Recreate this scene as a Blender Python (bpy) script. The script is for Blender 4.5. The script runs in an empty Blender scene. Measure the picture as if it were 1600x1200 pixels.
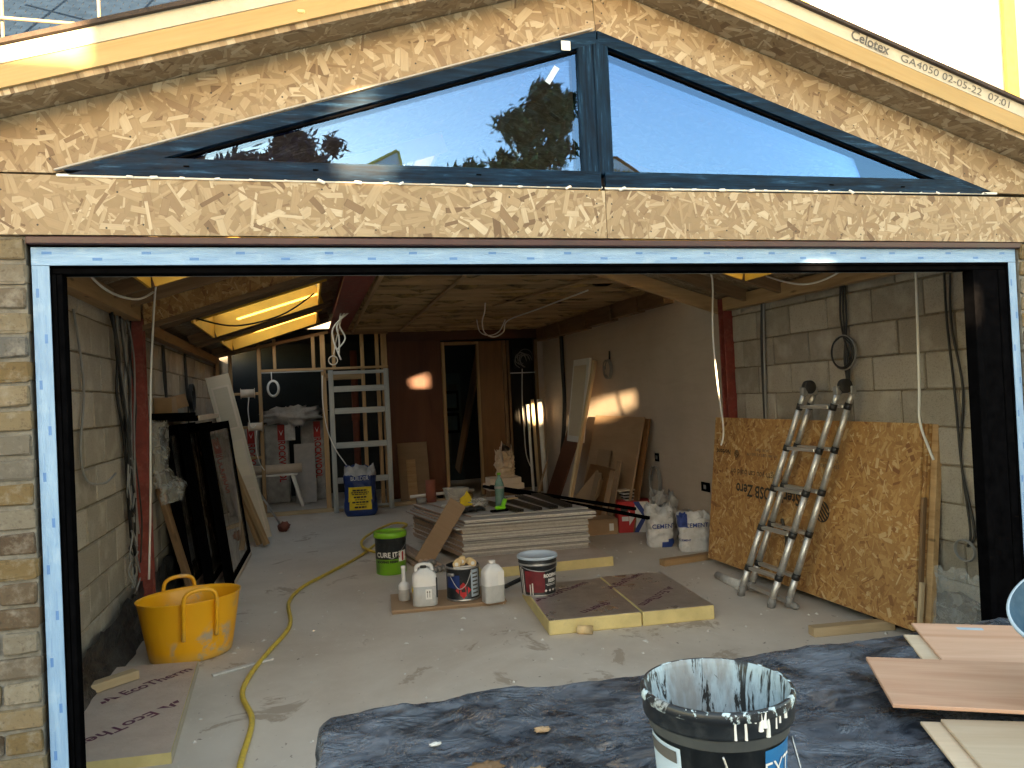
import bpy, bmesh, math, random
from mathutils import Vector, Matrix, noise as mnoise
random.seed(7)
R = math.radians
SC = bpy.context.scene
COL = SC.collection

# ------------------------------------------------------------------ camera
cam_d = bpy.data.cameras.new('camera'); cam = bpy.data.objects.new('camera', cam_d); COL.objects.link(cam)
cam_d.sensor_width = 36.0; cam_d.lens = 27.0; cam_d.clip_start = 0.05; cam_d.clip_end = 500
cam.matrix_world = (Matrix.Translation((0, 0, 1.6)) @ Matrix.Rotation(R(-14.93), 4, 'Z') @ Matrix.Rotation(R(90.75), 4, 'X')
                    @ Matrix.Rotation(R(-2.7), 4, 'Z'))
SC.camera = cam

# ------------------------------------------------------------------ sky, sun, exposure
SUN_EL, SUN_AZ = 4.0, 9.0          # low evening sun behind the photographer, travelling towards +Y and slightly +X
w = bpy.data.worlds.new('World'); SC.world = w; w.use_nodes = True
wn = w.node_tree.nodes; wl = w.node_tree.links
sky = wn.new('ShaderNodeTexSky'); sky.sky_type = 'NISHITA'; sky.sun_disc = False
sky.sun_elevation = R(SUN_EL); sky.sun_rotation = R(180 + SUN_AZ)
sky.air_density = 1.0; sky.dust_density = 0.9; sky.ozone_density = 0.35
wl.new(sky.outputs[0], wn['Background'].inputs[0]); wn['Background'].inputs[1].default_value = 0.15
sd = bpy.data.lights.new('sun', 'SUN'); sun = bpy.data.objects.new('sun', sd); COL.objects.link(sun)
sd.energy = 5.0; sd.angle = R(0.5); sd.color = (1.0, 0.70, 0.38)
SDIR = Vector((math.sin(R(SUN_AZ)) * math.cos(R(SUN_EL)), math.cos(R(SUN_AZ)) * math.cos(R(SUN_EL)), -math.sin(R(SUN_EL))))
sun.rotation_euler = SDIR.to_track_quat('-Z', 'Y').to_euler()
SC.view_settings.view_transform = 'Standard'; SC.view_settings.look = 'None'
SC.view_settings.exposure = 3.6; SC.view_settings.gamma = 1.0; SC.view_settings.use_curve_mapping = False
SC.cycles.use_denoising = True; SC.cycles.max_bounces = 12; SC.cycles.diffuse_bounces = 8; SC.cycles.transparent_max_bounces = 16
SC.cycles.sample_clamp_indirect = 6.0; SC.cycles.caustics_reflective = False; SC.cycles.caustics_refractive = False

# ------------------------------------------------------------------ material helpers
class NT:
    def __init__(s, name, rough=0.7, metal=0.0, spec=0.5):
        s.m = bpy.data.materials.new(name); s.m.use_nodes = True
        s.t = s.m.node_tree; s.b = s.t.nodes['Principled BSDF']; s.out = s.t.nodes['Material Output']
        s.b.inputs['Roughness'].default_value = rough; s.b.inputs['Metallic'].default_value = metal
        s.b.inputs['Specular IOR Level'].default_value = spec
    def n(s, t, **kw):
        nd = s.t.nodes.new('ShaderNode' + t)
        for k, v in kw.items(): setattr(nd, k, v)
        return nd
    def l(s, a, b): s.t.links.new(a, b)
    def put(s, sock, v):
        if isinstance(v, bpy.types.NodeSocket): s.l(v, sock)
        else:
            if isinstance(v, (tuple, list)) and len(v) == 3 and len(getattr(sock, 'default_value', (0,))) == 4: v = (*v, 1)
            sock.default_value = v
    def co(s, scale=(1, 1, 1), rand=True, rot=(0, 0, 0)):
        tc = s.n('TexCoord'); v = tc.outputs['Object']
        if rand:
            oi = s.n('ObjectInfo'); m = s.n('Math', operation='MULTIPLY'); s.l(oi.outputs['Random'], m.inputs[0]); m.inputs[1].default_value = 31.7
            a = s.n('VectorMath', operation='ADD'); s.l(v, a.inputs[0]); s.l(m.outputs[0], a.inputs[1]); v = a.outputs[0]
        mp = s.n('Mapping'); s.l(v, mp.inputs[0]); mp.inputs['Scale'].default_value = scale; mp.inputs['Rotation'].default_value = rot
        return mp.outputs[0]
    def noise(s, vec, scale=5, detail=4, rough=0.55, dist=0.0):
        nd = s.n('TexNoise'); s.l(vec, nd.inputs['Vector']); nd.inputs['Scale'].default_value = scale
        nd.inputs['Detail'].default_value = detail; nd.inputs['Roughness'].default_value = rough; nd.inputs['Distortion'].default_value = dist
        return nd.outputs['Fac']
    def ramp(s, fac, stops, interp='LINEAR'):
        r = s.n('ValToRGB'); r.color_ramp.interpolation = interp; s.l(fac, r.inputs[0]); e = r.color_ramp.elements
        while len(e) < len(stops): e.new(0.5)
        for i, (p, c) in enumerate(stops):
            e[i].position = p; e[i].color = (*c, 1) if isinstance(c, tuple) else (c, c, c, 1)
        return r.outputs[0]
    def mix(s, fac, a, b, blend='MIX'):
        m = s.n('Mix', data_type='RGBA', blend_type=blend); s.put(m.inputs[0], fac); s.put(m.inputs[6], a); s.put(m.inputs[7], b)
        return m.outputs[2]
    def math(s, op, a, b=0.0, c=None):
        m = s.n('Math', operation=op); s.put(m.inputs[0], a); s.put(m.inputs[1], b)
        if c is not None: s.put(m.inputs[2], c)
        return m.outputs[0]
    def sep(s, v):
        x = s.n('SeparateXYZ'); s.l(v, x.inputs[0]); return x.outputs
    def bump(s, h, strength=0.3, dist=0.01):
        b = s.n('Bump'); s.l(h, b.inputs['Height']); b.inputs['Strength'].default_value = strength; b.inputs['Distance'].default_value = dist
        s.l(b.outputs[0], s.b.inputs['Normal'])
    def col(s, v): s.put(s.b.inputs['Base Color'], v)
    def rgh(s, v): s.put(s.b.inputs['Roughness'], v)
    def orand(s): return s.n('ObjectInfo').outputs['Random']

M = {}
def plain(name, col, rough=0.6, metal=0.0, var=0.15, scale=8, bump=0.1, dirt=None):
    """flat colour with uneven tone, a little grime and fine relief"""
    t = NT(name, rough, metal); v = t.co(); n = t.noise(v, scale, 5, 0.6)
    lo = tuple(c * (1 - var) for c in col); hi = tuple(min(1, c * (1 + var)) for c in col)
    c = t.ramp(n, [(0.3, lo), (0.7, hi)])
    if dirt:
        d = t.noise(v, scale * 1.7 + 3, 6, 0.7); f = t.ramp(d, [(0.5, 0.0), (0.72, 0.8)]); c = t.mix(f, c, dirt)
    t.col(c); t.rgh(t.math('ADD', t.math('MULTIPLY', n, 0.25), max(0.0, rough - 0.12)))
    if bump: t.bump(t.noise(v, scale * 12, 3), bump, 0.004)
    M[name] = t.m; return t.m

def osb(name, pal, base, edge=0.72, layers=10, cs=9.5):
    """oriented strand board: layers of short straight strands, each with its own angle and tone"""
    t = NT(name, 0.62, 0, 0.3); v = t.co(); c = None; hgt = None
    n0 = t.noise(v, 40, 3); col = t.mix(n0, tuple(x * 0.8 for x in base), base)
    for i in range(layers):
        off = t.n('VectorMath', operation='ADD'); t.l(v, off.inputs[0]); off.inputs[1].default_value = (i * 3.713 + 0.37, i * 1.931 + 0.11, 0)
        vo = t.n('TexVoronoi', voronoi_dimensions='2D'); t.l(off.outputs[0], vo.inputs['Vector']); vo.inputs['Scale'].default_value = cs * (0.8 + 0.19 * ((i * 3) % 5))
        sc = t.n('SeparateColor'); t.l(vo.outputs['Color'], sc.inputs[0])
        sub = t.n('VectorMath', operation='SUBTRACT'); t.l(off.outputs[0], sub.inputs[0]); t.l(vo.outputs['Position'], sub.inputs[1])
        ro = t.n('VectorRotate', rotation_type='Z_AXIS'); t.l(sub.outputs[0], ro.inputs['Vector'])
        t.put(ro.inputs['Angle'], t.math('MULTIPLY', sc.outputs[0], 6.283))
        x, y, _ = t.sep(ro.outputs[0])
        ln = t.math('ADD', t.math('MULTIPLY', sc.outputs[1], 0.042), 0.022); wd = t.math('ADD', t.math('MULTIPLY', t.math('POWER', sc.outputs[2], 2.0), 0.013), 0.0035)
        mx = t.math('MAXIMUM', t.math('DIVIDE', t.math('ABSOLUTE', x), ln), t.math('DIVIDE', t.math('ABSOLUTE', y), wd))
        msk = t.math('LESS_THAN', mx, 1.0)
        tone = t.math('FRACT', t.math('ADD', t.math('MULTIPLY', sc.outputs[1], 7.3), sc.outputs[2]))
        st = t.ramp(tone, pal)
        gx = t.n('CombineXYZ'); t.l(x, gx.inputs[0]); t.l(t.math('MULTIPLY', y, 9.0), gx.inputs[1]); t.l(sc.outputs[0], gx.inputs[2])
        st = t.mix(t.math('MULTIPLY', t.noise(gx.outputs[0], 22, 2), 0.45), st, tuple(x_ * 0.55 for x_ in base))
        ed = t.ramp(mx, [(0.86, 1.0), (1.0, edge)]); st = t.mix(1.0, st, ed, 'MULTIPLY')
        col = t.mix(msk, col, st)
        hh = t.math('MULTIPLY', msk, t.math('ADD', t.math('MULTIPLY', tone, 0.7), 0.3))
        hgt = hh if hgt is None else t.math('MAXIMUM', hgt, hh)
    big = t.noise(v, 1.6, 3); col = t.mix(t.ramp(big, [(0.35, 0.16), (0.7, 0.0)]), col, (0.22, 0.15, 0.09))
    t.col(col); t.bump(hgt, 0.25, 0.003); M[name] = t.m
osb('osb', [(0.0, (0.115, 0.07, 0.042)), (0.08, (0.215, 0.148, 0.09)), (0.4, (0.295, 0.222, 0.138)), (0.75, (0.365, 0.288, 0.19)), (1.0, (0.49, 0.42, 0.31))], (0.24, 0.175, 0.105))
osb('osb_gold', [(0.0, (0.22, 0.085, 0.035)), (0.12, (0.38, 0.19, 0.065)), (0.5, (0.51, 0.285, 0.10)), (0.82, (0.60, 0.375, 0.15)), (1.0, (0.71, 0.53, 0.29))], (0.42, 0.22, 0.075))

def wood(name, c0, c1, rough=0.65, gs=1.0, ring=14, knots=True, bump=0.12):
    """sawn timber: grain runs along local X"""
    t = NT(name, rough, 0, 0.35); v = t.co((1.1 * gs, ring * gs, ring * gs)); n = t.noise(v, 1.6, 6, 0.6, 0.6)
    c = t.ramp(n, [(0.25, c0), (0.48, tuple((a + b) / 2 for a, b in zip(c0, c1))), (0.75, c1)])
    fine = t.noise(t.co((3 * gs, 90 * gs, 90 * gs)), 1.5, 3); c = t.mix(t.math('MULTIPLY', fine, 0.35), c, tuple(a * 0.6 for a in c0))
    if knots:
        vo = t.n('TexVoronoi'); t.l(t.co((1.6, 7, 7)), vo.inputs['Vector']); vo.inputs['Scale'].default_value = 1.4
        k = t.ramp(vo.outputs['Distance'], [(0.05, 1.0), (0.13, 0.0)]); c = t.mix(t.math('MULTIPLY', k, 0.75), c, tuple(a * 0.28 for a in c0))
    r = t.orand(); c = t.mix(1.0, c, t.ramp(r, [(0.0, 0.72), (1.0, 1.12)]), 'MULTIPLY')
    t.col(c); t.bump(fine, bump, 0.003); M[name] = t.m
wood('timber', (0.34, 0.20, 0.09), (0.56, 0.38, 0.20))
wood('timber_old', (0.16, 0.09, 0.045), (0.34, 0.21, 0.11))
wood('timber_pale', (0.50, 0.36, 0.20), (0.68, 0.54, 0.35))
wood('fascia_foam_timber', (0.36, 0.235, 0.09), (0.48, 0.34, 0.155), knots=False)
wood('ply_pink', (0.50, 0.27, 0.17), (0.70, 0.46, 0.33), 0.5, 0.8, 9, False, 0.05)
wood('ply_pale', (0.60, 0.45, 0.31), (0.74, 0.60, 0.45), 0.5, 0.8, 9, False, 0.05)
wood('ply_tan', (0.34, 0.22, 0.13), (0.46, 0.32, 0.20), 0.6, 0.7, 6, False, 0.05)
wood('ply_brown', (0.15, 0.07, 0.025), (0.28, 0.135, 0.05), 0.4, 0.6, 7, False, 0.05)
wood('ply_red', (0.07, 0.025, 0.012), (0.17, 0.062, 0.03), 0.55, 0.5, 5, False, 0.08)
wood('cream_door', (0.62, 0.53, 0.40), (0.70, 0.61, 0.47), 0.45, 0.5, 4, False, 0.03)
wood('board_brown', (0.30, 0.20, 0.12), (0.40, 0.28, 0.18), 0.8, 0.5, 3, False, 0.05)

def mat_brick():
    t = NT('brick', 0.88, 0, 0.2); v = t.co(); r = t.orand()
    c = t.ramp(r, [(0.0, (0.10, 0.072, 0.035)), (0.2, (0.15, 0.105, 0.05)), (0.4, (0.17, 0.155, 0.125)), (0.55, (0.065, 0.045, 0.03)), (0.7, (0.155, 0.125, 0.08)), (0.85, (0.085, 0.083, 0.08)), (1.0, (0.17, 0.125, 0.06))])
    n = t.noise(v, 18, 6, 0.7); c = t.mix(t.ramp(n, [(0.5, 0.0), (0.72, 0.6)]), c, (0.24, 0.22, 0.19))
    n2 = t.noise(v, 55, 4, 0.7); c = t.mix(t.ramp(n2, [(0.30, 0.6), (0.45, 0.0)]), c, (0.05, 0.035, 0.025))
    t.col(c); t.bump(t.math('ADD', n, t.math('MULTIPLY', n2, 0.5)), 0.7, 0.008); M['brick'] = t.m
mat_brick()
def mat_block():
    t = NT('block', 0.92, 0, 0.15); v = t.co(); r = t.orand()
    c = t.ramp(r, [(0.0, (0.28, 0.245, 0.20)), (0.5, (0.36, 0.32, 0.265)), (1.0, (0.43, 0.385, 0.325))])
    vo = t.n('TexVoronoi'); t.l(v, vo.inputs['Vector']); vo.inputs['Scale'].default_value = 130
    pit = t.ramp(vo.outputs['Distance'], [(0.18, 0.0), (0.5, 1.0)]); n = t.noise(v, 85, 5, 0.75)
    c = t.mix(t.ramp(n, [(0.34, 0.6), (0.48, 0.0)]), c, (0.17, 0.15, 0.13)); c = t.mix(t.ramp(t.noise(v, 6, 5), [(0.5, 0.0), (0.75, 0.55)]), c, (0.55, 0.50, 0.43))
    t.col(c); t.bump(t.math('ADD', n, t.math('MULTIPLY', pit, 0.25)), 0.9, 0.008); M['block'] = t.m
mat_block()
def mat_mortar(name, c0, c1):
    t = NT(name, 0.95, 0, 0.1); v = t.co(rand=False); n = t.noise(v, 30, 6, 0.7); t.col(t.ramp(n, [(0.3, c0), (0.7, c1)])); t.bump(n, 0.8, 0.012); M[name] = t.m
mat_mortar('mortar', (0.12, 0.113, 0.10), (0.20, 0.19, 0.17))
mat_mortar('mortar_tan', (0.13, 0.105, 0.075), (0.25, 0.21, 0.155))
def mat_floor():
    t = NT('screed', 0.75, 0, 0.35); v = t.co(rand=False); n = t.noise(v, 1.1, 8, 0.62)
    c = t.ramp(n, [(0.3, (0.50, 0.45, 0.395)), (0.5, (0.58, 0.53, 0.47)), (0.72, (0.65, 0.60, 0.535))])
    st = t.noise(v, 2.3, 7, 0.68, 0.6); c = t.mix(t.ramp(st, [(0.605, 0.0), (0.645, 0.6)]), c, (0.26, 0.20, 0.145)); s2 = t.noise(v, 0.55, 6, 0.7, 0.8); c = t.mix(t.ramp(s2, [(0.5, 0.0), (0.7, 0.35)]), c, (0.36, 0.29, 0.22))
    wp = t.noise(t.co((1, 1.6, 1), False), 7.5, 6, 0.75, 1.5); c = t.mix(t.ramp(wp, [(0.60, 0.0), (0.67, 0.7)]), c, (0.64, 0.60, 0.55))
    sp = t.noise(v, 24, 3, 0.6); c = t.mix(t.ramp(sp, [(0.70, 0.0), (0.73, 0.7)]), c, (0.11, 0.09, 0.075))
    sc = t.noise(t.co((9, 0.7, 1), False, (0, 0, 0.5)), 5, 4, 0.7); c = t.mix(t.ramp(sc, [(0.66, 0.0), (0.72, 0.25)]), c, (0.52, 0.49, 0.46))
    t.col(c); t.rgh(t.ramp(n, [(0.3, 0.62), (0.7, 0.9)])); t.bump(t.noise(v, 45, 5), 0.18, 0.004); M['screed'] = t.m
mat_floor()
def mat_plaster():
    t = NT('plaster', 0.8, 0, 0.2); v = t.co(rand=False); n = t.noise(v, 0.9, 6, 0.6)
    c = t.ramp(n, [(0.3, (0.43, 0.355, 0.29)), (0.7, (0.53, 0.45, 0.38))]); sw = t.noise(t.co((0.6, 1.2, 4), False), 3, 5, 0.6, 1.0)
    c = t.mix(t.ramp(sw, [(0.45, 0.0), (0.8, 0.3)]), c, (0.36, 0.28, 0.225)); t.col(c); t.bump(sw, 0.05, 0.004); M['plaster'] = t.m
mat_plaster()
def mat_tape():
    """light blue protective film printed with a repeating darker mark; runs along local X"""
    t = NT('blue_film', 0.32, 0, 0.5); v = t.co(rand=False); x, y, z = t.sep(v)
    def marks(period, phase, y0, y1, ln):
        fx = t.math('FRACT', t.math('ADD', t.math('DIVIDE', x, period), phase))
        a = t.math('LESS_THAN', fx, ln); b = t.math('MULTIPLY', t.math('GREATER_THAN', y, y0), t.math('LESS_THAN', y, y1)); return t.math('MULTIPLY', a, b)
    m1 = t.math('MAXIMUM', marks(0.29, 0.1, -0.014, -0.005, 0.10), marks(0.29, 0.6, 0.006, 0.015, 0.10))
    fine = t.math('MAXIMUM', marks(0.29, -0.01, -0.012, -0.0085, 0.20), marks(0.29, 0.49, 0.008, 0.0115, 0.20))
    n = t.noise(t.co((2, 14, 14)), 3, 5); c = t.ramp(n, [(0.3, (0.16, 0.28, 0.47)), (0.7, (0.24, 0.38, 0.57))])
    c = t.mix(t.math('MULTIPLY', fine, 0.45), c, (0.10, 0.22, 0.45)); c = t.mix(t.math('MULTIPLY', m1, 0.85), c, (0.05, 0.16, 0.42))
    c = t.mix(t.ramp(t.noise(v, 9, 5), [(0.58, 0.0), (0.75, 0.5)]), c, (0.34, 0.46, 0.60)); t.col(c); t.bump(t.math('ADD', n, t.math('MULTIPLY', t.noise(t.co((3, 20, 20)), 4, 6, 0.7, 1.5), 1.5)), 0.5, 0.008); M['blue_film'] = t.m
mat_tape()
def mat_anth():
    t = NT('anthracite', 0.55, 0.0, 0.08); n = t.noise(t.co((1, 1, 1)), 12, 6, 0.7); s = t.noise(t.co((2.2, 26, 26)), 2.5, 5, 0.7)
    c = t.ramp(s, [(0.38, (0.0012, 0.007, 0.018)), (0.58, (0.004, 0.020, 0.048)), (0.72, (0.03, 0.085, 0.17))]); c = t.mix(t.ramp(n, [(0.66, 0.0), (0.8, 0.2)]), c, (0.08, 0.11, 0.15))
    t.col(c); t.rgh(t.ramp(n, [(0.3, 0.3), (0.7, 0.6)])); M['anthracite'] = t.m
mat_anth()
plain('frame_black', (0.0025, 0.0025, 0.003), 0.5, 0, 0.4, 20, 0.03); M['frame_black'].node_tree.nodes['Principled BSDF'].inputs['Specular IOR Level'].default_value = 0.0
plain('red_oxide', (0.20, 0.035, 0.025), 0.6, 0, 0.3, 9, 0.2, (0.28, 0.10, 0.07))
plain('lintel', (0.035, 0.010, 0.010), 0.5, 0, 0.3, 9, 0.1)
def mat_metal(name, c, rough, sc=(2, 40, 40)):
    t = NT(name, rough, 0.9); n = t.noise(t.co(sc), 2, 5, 0.7); t.col(t.ramp(n, [(0.3, tuple(x * 0.7 for x in c)), (0.7, c)])); t.rgh(t.ramp(n, [(0.3, rough), (0.7, rough + 0.22)])); M[name] = t.m
mat_metal('galv', (0.42, 0.44, 0.45), 0.40); mat_metal('alu', (0.76, 0.76, 0.75), 0.38); mat_metal('wire', (0.55, 0.55, 0.55), 0.35)
def mat_dpm(name, c, dust, rough=0.42):
    t = NT(name, rough, 0, 0.5); v = t.co(rand=False); n = t.noise(v, 6, 7, 0.7, 0.8); s = t.noise(t.co((1.2, 2.6, 1), False, (0, 0, 0.35)), 3, 8, 0.75, 0.8)
    cc = t.mix(t.ramp(s, [(0.44, 0.0), (0.60, 0.75)]), c, dust); cc = t.mix(t.ramp(t.noise(v, 1.7, 8, 0.75, 1.0), [(0.50, 0.0), (0.62, 0.55)]), cc, tuple(x * 1.5 for x in dust)); cc = t.mix(t.ramp(t.noise(t.co((2, 9, 1), False, (0, 0, -0.5)), 5, 6, 0.75, 2.0), [(0.66, 0.0), (0.70, 0.8)]), cc, tuple(x * 3 for x in dust)); cc = t.mix(t.ramp(t.noise(v, 34, 3, 0.6), [(0.74, 0.0), (0.76, 0.6)]), cc, tuple(min(1, x * 3.5 + .12) for x in dust))
    t.col(cc); t.rgh(t.ramp(n, [(0.35, rough - .08), (0.7, rough + 0.28)])); rg = t.math('ABSOLUTE', t.math('SUBTRACT', t.noise(t.co((1, 1.5, 1), False, (0, 0, 0.3)), 5, 5, 0.6, 0.7), 0.5)); t.bump(t.math('ADD', t.math('MULTIPLY', n, 0.35), t.ramp(rg, [(0.0, 1.0), (0.07, 0.0)])), 0.45, 0.02); M[name] = t.m
mat_dpm('dpm_blue', (0.012, 0.016, 0.024), (0.105, 0.122, 0.155), 0.25); mat_dpm('dpm_black', (0.012, 0.012, 0.014), (0.055, 0.052, 0.05))
def mat_foil(name, c, rough=0.28, metal=0.75, dirt=(0.36, 0.31, 0.26)):
    t = NT(name, rough, metal); v = t.co(); n = t.noise(v, 26, 6, 0.7, 1.0); d = t.noise(v, 5, 6, 0.65)
    t.col(t.mix(t.ramp(d, [(0.4, 0.0), (0.75, 0.6)]), c, dirt)); t.rgh(t.ramp(d, [(0.3, rough), (0.7, rough + 0.3)])); t.bump(n, 0.6, 0.010); M[name] = t.m
mat_foil('foil', (0.74, 0.70, 0.67), 0.20, 0.88, (0.42, 0.36, 0.32)); mat_foil('foil_matt', (0.58, 0.49, 0.43), 0.5, 0.3, (0.48, 0.38, 0.32))
plain('foam', (0.62, 0.52, 0.24), 0.9, 0, 0.15, 10, 0.3, (0.50, 0.42, 0.22)); plain('foam_face', (0.42, 0.38, 0.30), 0.7, 0, 0.1, 9, 0.1, (0.52, 0.46, 0.36))
plain('print_purple', (0.10, 0.02, 0.06), 0.6, 0, 0.2); plain('print_black', (0.02, 0.018, 0.016), 0.6, 0, 0.2); plain('print_white', (0.75, 0.75, 0.74), 0.5, 0, 0.05)
plain('print_grey', (0.09, 0.085, 0.08), 0.7); plain('print_blue', (0.03, 0.06, 0.25), 0.5); plain('print_red', (0.45, 0.02, 0.025), 0.5); plain('print_yellow', (0.80, 0.60, 0.02), 0.5)
def mat_edge():
    t = NT('gyp_edge', 0.9, 0, 0.2); v = t.co(); n = t.noise(v, 26, 5, 0.7); c = t.ramp(n, [(0.3, (0.50, 0.48, 0.45)), (0.7, (0.68, 0.665, 0.64))]); c = t.mix(t.ramp(t.noise(v, 55, 4, 0.7), [(0.60, 0.0), (0.7, 0.8)]), c, (0.30, 0.26, 0.21))
    t.col(t.mix(1.0, c, t.ramp(t.orand(), [(0.0, 0.5), (0.35, 0.8), (1.0, 1.1)]), 'MULTIPLY')); t.bump(n, 0.4, 0.004); M['gyp_edge'] = t.m
mat_edge(); plain('gyp_face', (0.40, 0.385, 0.385), 0.85, 0, 0.1, 6, 0.1, (0.48, 0.44, 0.41)); plain('gyp_paper', (0.36, 0.27, 0.21), 0.9, 0, 0.2, 25, 0.2)
def mat_tub():
    t = NT('tub_yellow', 0.38, 0, 0.5); v = t.co(rand=False); n = t.noise(v, 9, 6, 0.7, 0.5); z = t.sep(v)[2]
    d = t.math('MULTIPLY', t.ramp(n, [(0.5, 0.0), (0.62, 0.9)]), t.ramp(t.noise(v, 2.6, 3), [(0.5, 0.0), (0.6, 1.0)]))
    c = t.mix(d, (0.86, 0.42, 0.008), (0.40, 0.36, 0.30)); c = t.mix(t.ramp(z, [(0.0, 0.55), (0.085, 0.0)]), c, (0.46, 0.36, 0.13)); t.col(c); t.bump(t.noise(v, 60, 3), 0.06, 0.003); M['tub_yellow'] = t.m
mat_tub()
def mat_smear(name, paint, base, lo, hi, sc=(6, 6, 1.4)):
    t = NT(name, 0.35, 0, 0.5); v = t.co(sc, False); n = t.noise(v, 2.4, 6, 0.68, 0.9); f = t.ramp(n, [(lo, 0.0), (hi, 1.0)])
    pc = t.mix(t.ramp(t.noise(v, 9, 5, 0.7), [(0.45, 0.0), (0.62, 0.55)]), paint, tuple(x * 0.5 for x in paint)); pc = t.mix(t.ramp(t.noise(v, 1.1, 4, 0.6), [(0.52, 0.0), (0.66, 0.7)]), pc, (0.20, 0.18, 0.165)); t.col(t.mix(f, base, pc)); t.rgh(t.ramp(f, [(0.0, 0.35), (1.0, 0.55)])); t.bump(f, 0.4, 0.004); M[name] = t.m
mat_smear('paint_inside', (0.34, 0.43, 0.49), (0.02, 0.02, 0.02), 0.44, 0.48, (9, 9, 2.6)); mat_smear('paint_rim', (0.50, 0.62, 0.68), (0.014, 0.016, 0.02), 0.54, 0.57, (9, 9, 9))
plain('bucket_black', (0.013, 0.016, 0.020), 0.4, 0, 0.3, 12, 0.05, (0.05, 0.055, 0.06)); plain('bucket_band', (0.10, 0.11, 0.115), 0.5, 0, 0.2)
plain('label_blue', (0.02, 0.16, 0.40), 0.4); plain('label_pale', (0.42, 0.52, 0.62), 0.5, 0, 0.1)
plain('green_lid', (0.20, 0.50, 0.02), 0.4, 0, 0.1, 8, 0.05, (0.24, 0.40, 0.06)); plain('resin_lid', (0.50, 0.60, 0.72), 0.4, 0, 0.08); plain('dark_red', (0.14, 0.012, 0.018), 0.5, 0, 0.5, 7)
plain('grey_tub', (0.16, 0.15, 0.14), 0.55, 0, 0.15); plain('tub_blue_inside', (0.035, 0.085, 0.13), 0.5, 0, 0.3, 7, 0.1, (0.08, 0.13, 0.17))
plain('hose', (0.62, 0.46, 0.06), 0.45, 0, 0.15, 14, 0.05, (0.40, 0.33, 0.12)); plain('cable_white', (0.72, 0.70, 0.66), 0.5, 0, 0.06); plain('cable_grey', (0.22, 0.215, 0.21), 0.5); plain('cable_black', (0.014, 0.014, 0.015), 0.5)
plain('white_plastic', (0.74, 0.73, 0.71), 0.4, 0, 0.06); plain('cream_board', (0.62, 0.52, 0.42), 0.6, 0, 0.06); plain('cardboard', (0.36, 0.24, 0.14), 0.85, 0, 0.12); plain('bag_blue', (0.012, 0.035, 0.16), 0.35, 0, 0.25, 9, 0.25)
plain('bag_white', (0.62, 0.62, 0.63), 0.45, 0, 0.12, 9, 0.4, (0.45, 0.43, 0.42)); plain('bag_grey', (0.36, 0.35, 0.34), 0.5, 0, 0.3, 8, 0.5); plain('terracotta', (0.17, 0.05, 0.03), 0.7); plain('sleeve', (0.72, 0.55, 0.30), 0.95, 0, 0.1, 40, 0.6)
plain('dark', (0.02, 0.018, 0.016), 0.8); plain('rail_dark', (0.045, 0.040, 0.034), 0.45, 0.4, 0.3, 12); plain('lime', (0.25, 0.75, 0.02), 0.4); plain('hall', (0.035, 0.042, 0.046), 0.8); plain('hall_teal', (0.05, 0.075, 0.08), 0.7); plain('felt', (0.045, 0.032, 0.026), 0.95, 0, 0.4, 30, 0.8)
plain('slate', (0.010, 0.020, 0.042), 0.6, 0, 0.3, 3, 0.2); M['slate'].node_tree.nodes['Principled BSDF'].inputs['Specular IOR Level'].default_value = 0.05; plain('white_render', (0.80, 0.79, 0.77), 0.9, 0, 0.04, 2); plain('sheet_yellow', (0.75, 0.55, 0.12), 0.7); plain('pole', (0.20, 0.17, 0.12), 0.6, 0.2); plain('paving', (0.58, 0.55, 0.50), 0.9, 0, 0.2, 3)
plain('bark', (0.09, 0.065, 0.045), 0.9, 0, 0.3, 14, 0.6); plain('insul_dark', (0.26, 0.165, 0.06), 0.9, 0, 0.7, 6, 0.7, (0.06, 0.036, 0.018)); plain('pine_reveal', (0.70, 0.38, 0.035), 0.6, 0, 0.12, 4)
plain('foam_white', (0.74, 0.73, 0.70), 0.9, 0, 0.06, 30, 0.6); plain('screw', (0.05, 0.045, 0.04), 0.5, 0.5)
def leafm(name, c0, c1):
    t = NT(name, 0.55, 0, 0.4); t.col(t.ramp(t.noise(t.co((1, 1, 1), False), 3.0, 4), [(0.3, c0), (0.7, c1)])); M[name] = t.m
leafm('leaf', (0.025, 0.045, 0.015), (0.07, 0.10, 0.03)); leafm('leaf_purple', (0.035, 0.018, 0.03), (0.08, 0.035, 0.06))
def glassm(name, tint, refl, rough=0.0, dirt=0.0, coat=(1, 1, 1), ior=1.5):
    t = NT(name); g = t.n('BsdfGlossy'); g.inputs['Roughness'].default_value = rough; g.inputs['Color'].default_value = (*coat, 1)
    tr = t.n('BsdfTransparent'); tr.inputs[0].default_value = (*tint, 1); fr = t.n('Fresnel'); fr.inputs[0].default_value = ior
    mx = t.n('MixShader'); t.put(mx.inputs[0], t.math('MINIMUM', t.math('ADD', fr.outputs[0], refl), 1.0)); t.l(tr.outputs[0], mx.inputs[1]); t.l(g.outputs[0], mx.inputs[2]); last = mx
    if dirt:
        df = t.n('BsdfDiffuse'); df.inputs[0].default_value = (0.42, 0.35, 0.27, 1); m2 = t.n('MixShader'); n = t.noise(t.co((3, 1, 1)), 2.2, 6, 0.7, 1.2)
        t.put(m2.inputs[0], t.math('MULTIPLY', t.ramp(n, [(0.35, 0.25), (0.65, 1.0)]), dirt)); t.l(mx.outputs[0], m2.inputs[1]); t.l(df.outputs[0], m2.inputs[2]); last = m2
    t.l(last.outputs[0], t.out.inputs[0]); M[name] = t.m
glassm('glass_window', (0.86, 0.88, 0.90), 0.09, coat=(0.22, 0.46, 0.95)); glassm('glass_roof', (0.95, 0.96, 0.96), 0.0, ior=1.06); glassm('glass_leaf', (0.35, 0.37, 0.33), 0.12, 0.03, 0.45)
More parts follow.
